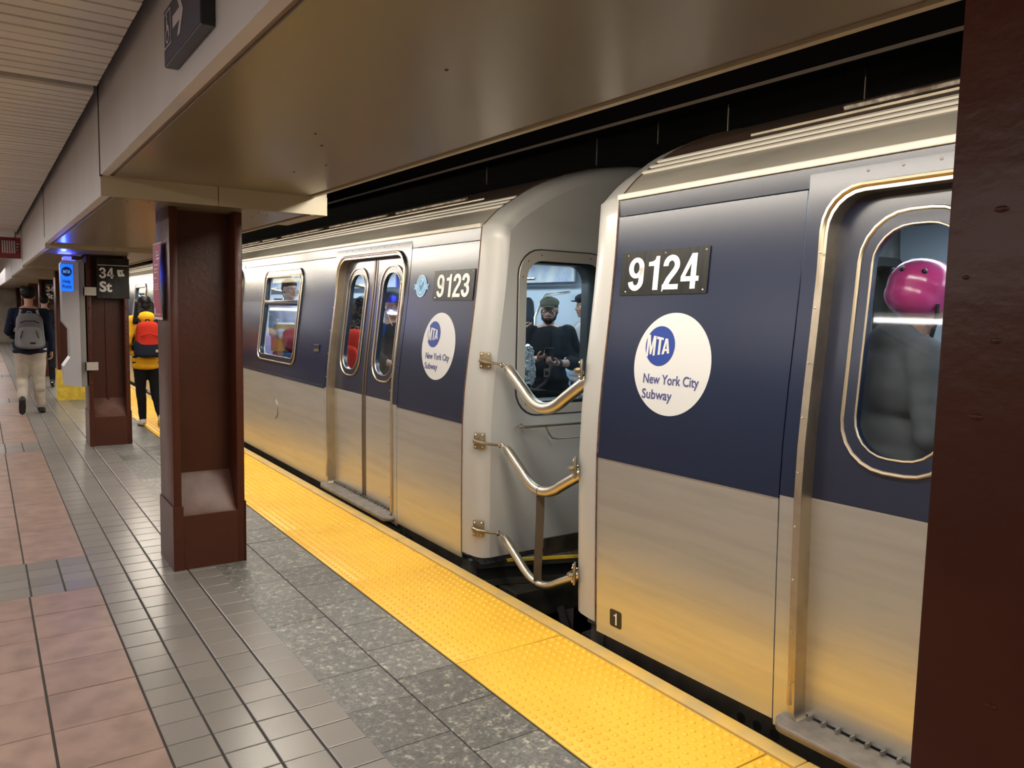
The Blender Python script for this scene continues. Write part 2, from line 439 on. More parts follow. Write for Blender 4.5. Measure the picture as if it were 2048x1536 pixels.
def lay(spots, name, w, d, t, c, material, label=None, tilt=0.0):
    me = tile_mesh(name, w, d, t, c); me.materials.append(material)
    vis = sorted([s for s in spots if seen(*s)], key=lambda s: s[1])[:300]
    vs = set(vis)
    for (x, y) in vis:
        o = bpy.data.objects.new(name, me); COL.objects.link(o); o.parent = floor
        o.location = (x, y, random.uniform(-0.0012, 0.0))
        o.rotation_euler = (random.uniform(-tilt, tilt), random.uniform(-tilt, tilt), 0)
    mb = MB(); base = [tuple(v.co) for v in me.vertices]; fs = [tuple(p.vertices) for p in me.polygons]
    for (x, y) in spots:
        if (x, y) in vs: continue
        mb.add([(a+x, b+y, c_) for a, b, c_ in base], fs)
    if mb.v: ob(name+'_field', mb, material, floor, kind='stuff')
lay(gray, 'grey_tile', 0.1525, 0.1555, 0.012, 0.0025, GRAYT, tilt=0.003)
lay(pink, 'pink_tile', 0.3260, 0.3170, 0.012, 0.0025, PINKT, tilt=0.002)
lay(gran, 'granite_slab', 0.286, 0.3225, 0.012, 0.0015, GRANITE, tilt=0.0015)
# tactile plates with domes
def tactile():
    mb = MB(); W, D = 0.600, 1.228
    tm = tile_mesh('t', W, D, 0.012, 0.002)
    mb.add([v.co for v in tm.vertices], [tuple(p.vertices) for p in tm.polygons])
    n = 8
    for i in range(13):
        for j in range(27):
            cx = -W/2+0.024+i*0.046; cy = -D/2+0.0225+j*0.0455
            vs = []
            for r, z in ((0.0135, 0.0), (0.0110, 0.0050), (0.006, 0.0066)):
                vs += [(cx+r*math.cos(2*PI*q/n), cy+r*math.sin(2*PI*q/n), z) for q in range(n)]
            fs = [(a*n+q, a*n+(q+1) % n, (a+1)*n+(q+1) % n, (a+1)*n+q) for a in range(2) for q in range(n)]
            fs.append(tuple(2*n+q for q in range(n)))
            mb.add(vs, fs)
    me = mb.mesh('tactile_plate'); smooth(me, 60); me.materials.append(TACT); return me
tm = tactile()
for k in range(-6, 27):
    y = 2.95 + 1.235*(k+.5)
    if y > 35: break
    o = bpy.data.objects.new('tactile_plate', tm); COL.objects.link(o); o.parent = floor
    o.location = (2.0405, y, random.uniform(0, 0.001))
for a, b in [(-4.6, -1.5), (-1.5, 1.60), (1.60, 4.83), (4.83, 8.0), (8.0, 11.2), (11.2, 14.4), (14.4, 20.8), (20.8, 28), (28, 36)]:
    ob('edge_board', MB().box(2.350, EDGE_X, a+0.002, b-0.002, -0.16, 0.004, 0.006), RUB, floor, sm=True)

# trackway
ob('floor_trackway', MB().box(2.335, 7.2, -9, 36, -1.45, -1.25), DARKC, kind='structure')
ob('wall_right', MB().box(7.0, 7.2, -9, 36, -1.4, 4.2), DARKC, kind='structure')
ob('ceiling_trackway', MB().box(1.75, 7.2, -9, 36, 3.3, 3.5), DARKC, kind='structure')
ob('wall_left', MB().box(-4.2, -4.0, -4.8, 36, -0.2, 2.9), WALLT, kind='structure')
ob('wall_back', MB().box(-4.2, 7.2, -9.2, -9.0, -1.4, 4.2), DARKC, kind='structure')
ob('wall_platform_back', MB().box(-4.2, 1.7, -4.8, -4.6, -0.2, 2.9), WALLT, kind='structure')
ob('wall_far', MB().box(-4.2, 7.2, 36, 36.2, -1.4, 4.2), mat('far_wall_paint', (0.50, 0.42, 0.32), 0.6, var=0.4, vscale=1.5), kind='structure')
for x in (3.25, 4.72):
    o = ob('rail', MB().box(x-0.035, x+0.035, -9, 36, -1.13, -1.10).box(x-0.01, x+0.01, -9, 36, -1.22, -1.13).box(x-0.065, x+0.065, -9, 36, -1.25, -1.22), STEEL2,
       label=('running rail under the train on the platform side' if x < 4 else 'running rail under the train on the tunnel wall side'), category='rail')
# black girder and hangers above the train
gd = ob('girder', MB().box(3.36, 3.40, -9, 36, 2.78, 3.3).box(3.31, 3.45, -9, 36, 2.765, 2.785), GIRD,
        label='black steel girder running along above the train roof', category='girder')
ob('lower_flange_lip', MB().box(3.303, 3.310, -9, 36, 2.764, 2.782), mat('dusty_steel', (0.09, 0.065, 0.045), 0.6), gd)
for i, (x, y, z0) in enumerate([(3.9, 1.9, 2.72), (4.1, 2.6, 2.78), (3.8, 3.3, 2.70), (4.0, 4.1, 2.80), (4.2, 5.0, 2.8), (3.9, 6.2, 2.76)]):
    ob('hanger_rod', MB().cyl((x, y, z0), (x, y, 3.3), 0.006, 6), STEEL2,
       label='thin steel hanger rod above the train, %s counted from the near end' % ['first', 'second', 'third', 'fourth', 'fifth', 'sixth'][i], category='rod', group='hanger rods above the train')
# pipes beside the roof further along
cp = ob('conduit', MB().tube([(2.25, 6.7, 2.36), (2.28, 7.4, 2.38), (2.25, 9.0, 2.43), (2.25, 14.0, 2.43)], 0.03, 8), mat('conduit_grey', (0.12, 0.11, 0.09), 0.5),
        label='dark conduit hanging under the beam above the train roof', category='pipe')
for y in (7.0, 7.8, 9.2): ob('bracket', MB().box(2.20, 2.32, y, y+0.04, 2.36, 2.40).box(2.25, 2.27, y, y+0.03, 2.40, 3.298), UNDER, cp)

# slatted ceiling
ceil = ob('ceiling', MB().box(-4.2, 0.50, -4.6, 15.42, 2.668, 2.76), GIRD, kind='structure')
ob('far_panel', MB().box(-4.2, 0.55, 15.42, 36, 2.70, 2.76), CREAM, ceil)
sm_ = MB()
sm_.prism([(-0.046, 0.0), (-0.043, -0.012), (0.043, -0.012), (0.046, 0.0), (0.046, 0.02), (-0.046, 0.02)], -4.15, 0.50, lambda a, b, c: (c, a, b))
slat_me = sm_.mesh('slat'); slat_me.materials.append(SLAT)
y = 4.37 - 0.107*82
while y < 15.4:
    if abs(y-4.37) > 0.03:
        o = bpy.data.objects.new('slat', slat_me); COL.objects.link(o); o.parent = ceil; o.location = (0, y, 2.642+random.uniform(-.0015, .0015))
    y += 0.107
# soffit bays: (y0, y1, underside height)
bays = [(-4.6, 4.70, 2.270), (4.70, 8.95, 2.163), (8.95, 13.7, 2.122), (13.7, 18.5, 2.09), (18.5, 36, 2.06)]
for i, (a, b, z) in enumerate(bays):
    bt = empty('trim_%d' % (i+1), (0, 0, 0), kind='structure')
    segs = [(-4.6, 0.02), (0.02, 4.70)] if i == 0 else [(a, b)]
    if i == 1: segs = [(4.70, 8.95)]
    for (p, q) in segs:
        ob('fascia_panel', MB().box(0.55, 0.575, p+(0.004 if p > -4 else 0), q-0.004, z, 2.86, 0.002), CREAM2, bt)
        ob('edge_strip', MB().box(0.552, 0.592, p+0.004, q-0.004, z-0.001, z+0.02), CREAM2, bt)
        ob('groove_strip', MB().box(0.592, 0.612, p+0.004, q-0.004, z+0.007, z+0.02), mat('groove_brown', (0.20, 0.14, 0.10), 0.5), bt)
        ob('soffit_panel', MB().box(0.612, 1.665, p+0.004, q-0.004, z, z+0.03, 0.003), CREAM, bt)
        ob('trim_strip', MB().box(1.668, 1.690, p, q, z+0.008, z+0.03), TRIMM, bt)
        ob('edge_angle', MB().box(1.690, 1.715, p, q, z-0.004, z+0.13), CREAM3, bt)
    if i > 0:
        ob('fascia_joint', MB().box(0.547, 0.560, a-0.018, a+0.002, z+0.10, 2.86), GROUT, bt)
        zt = bays[i-1][2]
        for (x0, x1) in ((0.552, 1.148), (1.152, 1.795)):
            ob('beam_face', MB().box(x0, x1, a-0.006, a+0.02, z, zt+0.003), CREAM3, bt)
        ob('beam_end', MB().box(1.715, 1.795, a, min(a+0.75, b), z, 2.5), CREAM3, bt)
ob('beam_core', MB().box(0.70, 1.60, -4.6, 36, 2.50, 2.86), UNDER, kind='structure').name = 'trim_6'
# screw heads and spots on the near soffit panel
sp = MB()
for x, y in [(1.105, 1.978), (1.10, 3.0), (1.32, 3.9), (1.38, 3.62), (1.20, 3.2)]:
    sp.ell((x, y, 2.269), (0.006, 0.006, 0.003), seg=8, rings=4)
ob('screw_heads', sp, mat('rusty_spot', (0.08, 0.04, 0.02), 0.6), bpy.data.objects['trim_1'])
sp = MB()
for x, y in [(0.70, 4.85), (0.86, 4.83), (0.80, 4.80), (1.42, 4.85), (1.50, 4.95), (1.45, 5.1)]:
    sp.ell((x, y, 2.163), (0.006, 0.006, 0.003), seg=8, rings=4)
ob('screw_heads', sp, MATS['rusty_spot'], bpy.data.objects['trim_2'])

# tubes in the trench and under the ceiling (behind the area lights)
for i, (a, b) in enumerate(TUBES_EDGE):
    n = max(1, int((b-a)/1.5)); L_ = (b-a)/n
    for k in range(n):
        yc = a + (k+.5)*L_
        r = empty('fluorescent_light', (1.83, yc, 2.375 if a < 4.6 else 2.275), label='fluorescent tube fitting hidden in the slot beside the soffit above the platform edge',
                  category='light', group='tube lights above the platform edge')
        ob('housing', MB().box(-0.06, 0.06, -L_/2+.02, L_/2-.02, 0.0, 0.06, 0.004), mat('light_housing', (0.6, 0.58, 0.52), 0.5), r)
        ob('tube', MB().cyl((0, -L_/2+.06, -0.015), (0, L_/2-.06, -0.015), 0.013, 8), mat('tube_glow', (1, .95, .85), 0.5, emit=(1, .86, .66), estr=4.0), r)
for a, b in [(-4.0, 0.5), (1.0, 5.5), (6.0, 10.5), (11.0, 16.0)]:
    r = empty('ceiling_light', (-1.55, (a+b)/2, 2.60), label='long fluorescent light fitting under the slatted ceiling', category='light', group='ceiling lights over the platform')
    L_ = b-a
    ob('housing', MB().box(-0.10, 0.10, -L_/2, L_/2, -0.02, 0.03, 0.004), MATS['light_housing'], r)
    ob('diffuser', MB().box(-0.09, 0.09, -L_/2+.01, L_/2-.01, -0.035, -0.02), mat('warm_diffuser', (1, .95, .9), .5, emit=NEUT, estr=2.0), r)

# ---------------------------------------------------------------- columns
COL_DX = [0.0, 0.0, 0.055, 0.10, 0.14, 0.17, 0.19, 0.20]   # the row drifts slightly towards the edge
def col_top(y):
    for a, b, z in bays:
        if a <= y+0.1 < b: return z
    return 2.06
col_labels = {
    -1: 'dark maroon steel column filling the right edge, close to the camera',
    0: 'maroon steel column with a pink poster on its side, nearest whole column',
    1: 'maroon column with the grey help point box on its left side',
    2: 'maroon column with a yellow painted foot behind the help point',
    3: 'maroon column fourth from the camera, small, behind the walking man',
    4: 'maroon column fifth from the camera, far down the platform',
    5: 'maroon column sixth from the camera, very far down the platform',
    6: 'maroon column seventh from the camera, farthest of the row'}
MAROON_SHADED = mat('maroon_shaded_paint', (0.050, 0.0125, 0.005), 0.33, spec=0.22, var=0.5, vscale=5, vcol=(0.036, 0.009, 0.004), bump=0.3, bscale=22, bdist=0.005, stretch=(1, 0.8, 1.3))  # bumpier maroon; the near column's shade is put into its darker colour
_MAR = MAROON
for k in range(-1, 7):
    MAROON = MAROON_SHADED if k == -1 else _MAR
    y0 = 4.9 + 4.83*k; D = 0.40
    zt = col_top(y0)
    c = empty('column', (1.1275+COL_DX[k+1], y0+D/2, 0), label=col_labels[k], category='column')
    hx = 0.2075; hy = D/2
    for s in (-1, 1):
        xs = sorted((s*hx, s*(hx-0.045)))
        ob('flange', MB().box(xs[0], xs[1], -hy, hy, -0.006, zt, 0.004), MAROON, c, sm=True)
    ob('web', MB().box(-hx+0.045, hx-0.045, -0.016, 0.016, -0.006, zt), MAROON, c)
    for s in (-1, 1):
        zf, zb = (0.335, 0.56) if k <= 0 else (0.33, 0.52)
        mb = MB()
        xa, xb = -hx+0.046, hx-0.046
        prof = [(s*(hy-0.003), -0.005), (s*(hy-0.003), zf-0.012), (s*(hy-0.02), zf), (s*0.10, zf+0.10), (s*0.035, zb-0.02), (s*0.017, zb), (s*0.017, -0.005)]
        mb.prism(prof, xa, xb, lambda a, b, cc: (cc, a, b))
        f_ = ob('base_fill', mb, MAROON if k < -1 else FILLM, c, sm=True)
        ob('base_plate', MB().box(xa-0.004, xb+0.004, min(s*hy, s*(hy+0.003)), max(s*hy, s*(hy+0.003)), -0.006, zf-0.004, 0.002), MAROON, c)
    # boot around the foot
    ob('boot_plate', MB().box(-hx-0.007, -hx, -hy-0.006, hy+0.006, -0.006, 0.392, 0.002), MAROON, c)
    ob('boot_plate', MB().box(hx, hx+0.007, -hy-0.006, hy+0.006, -0.006, 0.385, 0.002), MAROON, c)
    ob('boot_plate', MB().box(-hx-0.007, -hx+0.052, -hy-0.010, -hy-0.001, -0.006, 0.392, 0.002), MAROON, c)
    if k >= 1:
        mb = MB()
        for z in [0.7+0.14*i for i in range(10)]:
            for x in (-hx+0.022, hx-0.022): mb.ell((x, -hy-0.001, z), (0.012, 0.008, 0.012), seg=8, rings=5)
        ob('rivets', mb, MAROON, c, sm=True, kind='stuff')
        ob('seam_angle', MB().box(-0.012, 0.012, -0.035, -0.012, 0.5, zt), MAROON, c)
    if k == 2:
        ob('yellow_band', MB().box(-hx-0.010, hx+0.010, -hy-0.013, hy+0.010, -0.004, 0.50, 0.003), YELP, c)
    if k == -1:
        mb = MB(); rr = random.Random(3)
        for i in range(46):
            z = rr.uniform(0.5, 2.2); yy = rr.uniform(-0.19, 0.19)
            rz = rr.uniform(0.002, 0.0045); mb.ell((-hx-0.0003, yy, z), (0.0015, rz*rr.uniform(1, 2.2), rz), seg=8, rings=5)
        ob('paint_blisters', mb, MAROON, c, sm=True, kind='stuff')

# ---------------------------------------------------------------- signs and fittings on the platform
def sign34(k, label, arrow=False):
    y0 = 4.9 + 4.83*k - 0.004
    ztop = col_top(y0) - 0.03
    s = empty('station_sign', (1.19+COL_DX[k+1], y0, ztop-0.2), label=label, category='sign')
    ob('board', MB().box(-0.165, 0.158, 0, 0.012, -0.245, 0.20, 0.002), SIGNBLK, s)
    ob('white_line', MB().box(-0.155, 0.155, -0.002, 0, 0.118, 0.124), WHITE, s)
    for t, z, w_ in (('34', 0.035, 0.142), ('St', -0.115, 0.125)):
        g2 = digits2d(t, w_, 0.118, align='L') if t == '34' else text2d(t, w_, 0.118, 0.035, 'L')
        me = remap(g2, on_plane((-0.142, -0.001, z), (1, 0, 0), (0, 0, 1), (0, -1, 0)))
        link('lettering', me, WHITE, s)
    if arrow:
        P = [(-.038, .040), (.030, .040), (.012, .018), (.038, -.020), (.030, -.030), (-.022, -.036), (-.030, -.030), (-.038, .01)]
        me = plate([P, [(-.012, .014), (.006, .014), (.000, .004), (.012, -.008), (.002, -.012), (-.008, 0.0)]], 0.002, on_plane((0.075, -0.003, 0.035), (1, 0, 0), (0, 0, 1), (0, -1, 0)))
        link('arrow_sticker', me, WHITE, s, label='white arrow sticker pointing up left')
sign34(1, 'black 34 St sign with a white arrow sticker, nearest of the station signs', True)
sign34(2, 'black 34 St sign on the column left of the glowing help point')
sign34(3, 'small black 34 St sign above the head of the man with the grey backpack')

# poster on the first column
po = empty('poster', (0.905, 5.15, 1.735), label='pink notice poster with white text taped to the side of the maroon column', category='poster')
def poster_pt(a, b, c):
    # a across (far to near = +a), b up ; curls away from the column at its lower near edge
    bulge = 0.006 + 0.022*max(0, math.sin((0.23-b)*PI/0.46))*(0.3+a*2.0 if a > -0.1 else 0.1)
    return (-bulge - c, -a, b)
def poster_strip(name, a0, a1, b0, b1, off, material, n=24):
    mb = MB(); vs = []; nb = max(1, int(n*(b1-b0)/0.46)); na = 3
    for j in range(nb+1):
        for i in range(na+1):
            a = a0+(a1-a0)*i/na; b = b0+(b1-b0)*j/nb
            vs.append(poster_pt(a, b, off))
    m_ = len(vs)
    for j in range(nb+1):
        for i in range(na+1):
            a = a0+(a1-a0)*i/na; b = b0+(b1-b0)*j/nb
            vs.append(poster_pt(a, b, off-0.0012))
    q = na+1; fs = []
    for j in range(nb):
        for i in range(na):
            t = j*q+i; fs += [(t, t+1, t+q+1, t+q), (m_+t, m_+t+q, m_+t+q+1, m_+t+1)]
    mb.add(vs, fs); return ob(name, mb, material, po)
PAPW = mat('paper_white', (0.75, 0.65, 0.68), 0.6); PAPP = mat('poster_pink', (0.42, 0.075, 0.13), 0.55, var=0.3, vscale=6, vcol=(0.36, 0.07, 0.2))
poster_strip('sheet', -0.135, 0.135, -0.23, 0.23, 0.0, PAPW)
poster_strip('pink_field', -0.127, 0.129, -0.215, 0.224, 0.0015, PAPP)
for (a0, a1, b0, b1) in [(0.0, 0.05, 0.17, 0.18), (0.0, 0.10, 0.15, 0.16), (0.0, 0.12, 0.128, 0.14), (-0.08, 0.08, 0.095, 0.102), (-0.08, 0.06, 0.07, 0.078), (-0.08, 0.06, 0.05, 0.058),
                         (-0.08, 0.02, 0.015, 0.024), (-0.08, 0.0, -0.02, -0.015), (0.02, 0.09, -0.02, -0.015), (-0.08, 0.0, -0.035, -0.03), (0.02, 0.09, -0.035, -0.03),
                         (-0.08, 0.0, -0.05, -0.045), (0.02, 0.09, -0.05, -0.045), (-0.10, -0.06, -0.20, -0.16), (-0.05, 0.10, -0.20, -0.196)]:
    poster_strip('text_line', a0, a1, b0, b1, 0.003, PAPW)

# help point on the second column
hp = empty('help_point', (0.962, 9.76, 0.6), label='tall grey help point with a glowing blue panel on the column side', category='help point')
HPM = mat('help_point_grey', (0.40, 0.40, 0.42), 0.35, 0.3); HPD = mat('help_point_side', (0.22, 0.21, 0.20), 0.45, 0.2)
outline = [(-0.045, 0.07), (-0.175, 0.09), (-0.185, 0.30), (-0.130, 0.40), (-0.130, 0.70), (-0.180, 0.79), (-0.180, 1.42), (-0.165, 1.45), (-0.045, 1.44)]
me = MB(); me.prism(outline, 0.0, 0.30, lambda a, b, c: (a, c-0.02, b)); ob('housing', me, HPM, hp)
ob('back_channel', MB().box(-0.045, 0.0, -0.01, 0.27, 0.07, 1.44, 0.003), HPD, hp)
for z in (0.30, 1.12): ob('clamp', MB().box(-0.02, 0.085, -0.085, -0.078, z-0.045, z+0.045).box(-0.02, -0.01, -0.085, 0.10, z-0.045, z+0.045), mat('clamp_plate', (.42, .40, .36), .4, .5), hp)
hpb = ob('blue_panel', MB().box(-0.190, -0.090, -0.034, -0.021, 1.115, 1.405, 0.006), mat('blue_panel_glow', (0.02, 0.2, 0.9), 0.4, emit=(0.005, 0.16, 1.0), estr=1.0), hp, sm=True)
lt = link('lettering', remap(text2d('Help', 0.062, 0.05, 0.02), on_plane((-0.142, -0.035, 1.215), (1, 0, 0), (0, 0, 1), (0, -1, 0))), DECALB, hpb)
lt = link('lettering', remap(text2d('Point', 0.070, 0.042, 0.02), on_plane((-0.140, -0.035, 1.165), (1, 0, 0), (0, 0, 1), (0, -1, 0))), DECALB, hpb)
link('logo_disc', plate([circle(-0.140, 1.325, 0.040, 0.052)], 0.001, lambda a, b, c: (a, -0.035-c, b)), DECALB, hpb)
link('logo_lettering', remap(digits2d('MTA', 0.056, 0.034, t=0.001), on_plane((-0.140, -0.0365, 1.325), (1, 0, 0), (0, 0, 1), (0, -1, 0))), mat('pale_blue_print', (0.2, 0.5, 0.9), 0.5, emit=(0.1, 0.4, 1), estr=0.5), hpb)
ob('beacon', MB().box(-0.16, -0.06, 0.02, 0.2, 1.45, 1.49, 0.008), mat('blue_beacon_glow', (0.05, 0.05, 0.9), 0.4, emit=(0.05, 0.06, 1.0), estr=4.0), hp, sm=True)
area('help_point_glow', (0.76, 9.60, 2.03), 0.04, 0.04, 1.9, (0.03, 0.06, 1.0), (math.radians(-132), 0, 0))
area('help_point_beacon_light', (0.79, 9.87, 2.098), 0.12, 0.2, 3.0, (0.04, 0.05, 1.0), (PI, 0, 0))
hp.scale = (1.22, 1, 1)
# camera and cable at the column head
cb = empty('camera_bracket', (0.965, 9.70, 2.08), label='small black camera bracket at the head of the help point column', category='camera')
ob('arm', MB().tube([(0, 0, 0.03), (-0.05, -0.03, -0.02), (-0.10, -0.05, 0.0)], 0.012, 8), BLACK, cb)
ob('camera_body', MB().box(-0.13, -0.04, -0.08, -0.03, -0.03, 0.01, 0.006), BLACK, cb)

# direction sign on the fascia
ds = empty('direction_sign', (0.548, 2.50, 2.428), label='dark blue-grey direction sign with white arrow and wheelchair symbol on the fascia', category='sign')
DSM = mat('slate_sign_face', (0.030, 0.038, 0.075), 0.45, spec=0.3)
ob('sign_box', MB().box(-0.036, 0.0, -0.25, 0.236, -0.085, 0.085, 0.002), BLACK, ds)
ob('sign_face', MB().box(-0.0375, -0.036, -0.247, 0.233, -0.082, 0.082), DSM, ds)
fn = on_plane((-0.038, 0, 0), (0, -1, 0), (0, 0, 1), (-1, 0, 0))
PW = mat('sign_white', (0.50, 0.48, 0.52), 0.5)
ar = [(-.095, .031), (.000, .031), (-.035, .070), (-.002, .070), (.048, .014), (-.002, -.042), (-.035, -.042), (.000, -.003), (-.095, -.003)]
link('arrow', plate([ar], 0.001, fn), PW, ds)
link('symbol_frame', plate([rrect(-0.226, -0.126, -0.036, 0.070, 0.004), rrect(-0.222, -0.130, -0.032, 0.066, 0.003)], 0.001, fn), PW, ds)
link('wheelchair_symbol', plate([circle(-0.180, -0.002, 0.024, 0.022), circle(-0.180, -0.002, 0.018, 0.016)], 0.001, fn), PW, ds)
link('wheelchair_symbol', plate([circle(-0.184, 0.056, 0.007, 0.007, 12)], 0.001, fn), PW, ds)
link('wheelchair_symbol', plate([[(-.190, .046), (-.178, .046), (-.176, .028), (-.160, .027), (-.148, -.006), (-.156, -.009), (-.166, .018), (-.190, .017)]], 0.001, fn), PW, ds)

# red sign hanging from the ceiling further along
rs = empty('hanging_sign', (0.36, 13.95, 2.39), label='red hanging sign with white vertical bars under the slatted ceiling', category='sign')
ob('board', MB().box(-0.28, 0.185, 0, 0.05, -0.16, 0.15, 0.003), mat('sign_red', (0.20, 0.02, 0.02), 0.5, var=0.4, vscale=8), rs)
for i in range(6): ob('white_bar', MB().box(-0.055+i*0.030, -0.038+i*0.030, -0.003, 0, -0.085, 0.10), PW, rs)
for i in range(3): ob('text_line', MB().box(0.128, 0.165-0.01*i, -0.003, 0, 0.05-0.045*i, 0.062-0.045*i), PW, rs)
for x in (-0.2, 0.12): ob('hanger', MB().cyl((x, 0.025, 0.15), (x, 0.025, 0.31), 0.006, 6), BLACK, rs)

# ================================================================ THE TRAIN
PROF = [(-0.4, 0.0), (0.0, 0.0), (0.3, -.005), (0.6, -.008), (0.9, -.008), (1.1, .003), (1.3, .024), (1.5, .05), (1.7, .074), (1.9, .094), (2.14, .112), (2.4, .14)]
def off(z):
    for (a, x), (b, y) in zip(PROF, PROF[1:]):
        if z <= b:
            t = (z-a)/(b-a); return x+(y-x)*t
    return PROF[-1][1]
ZC = [0.3, 0.6, 0.75, 0.9, 1.0, 1.1, 1.2, 1.3, 1.4, 1.5, 1.6, 1.7, 1.8, 1.9, 2.02]
ROOF = [(.112, 2.13), (.14, 2.155), (.18, 2.195), (.22, 2.232), (.27, 2.268), (.32, 2.30), (.37, 2.332), (.42, 2.365), (.50, 2.41), (.60, 2.455), (.75, 2.512), (.97, 2.575), (1.22, 2.62), (1.5, 2.635)]
CW = 3.0
def loop_outline(inset):
    """closed outline of the body section, from lower platform side up over the roof, inset inwards"""
    pts = [(off(z), z) for z in (0.02, 0.3, 0.6, 0.9, 1.1, 1.3, 1.5, 1.7, 1.9, 2.05)] + ROOF
    pts += [(CW-x, z) for x, z in pts[:-1][::-1]]
    out = []
    n = len(pts)
    for i, (x, z) in enumerate(pts):
        a = pts[max(i-1, 0)]; b = pts[min(i+1, n-1)]
        t = V((b[0]-a[0], b[1]-a[1], 0)).normalized()
        nx, nz = t.y, -t.x      # inward
        out.append((x+nx*inset, max(0.062, z+nz*inset)))
    return out

def two_tone(me, z=0.897):
    """lower faces get slot 1"""
    for p in me.polygons:
        if p.center.z < z: p.material_index = 1
    return me

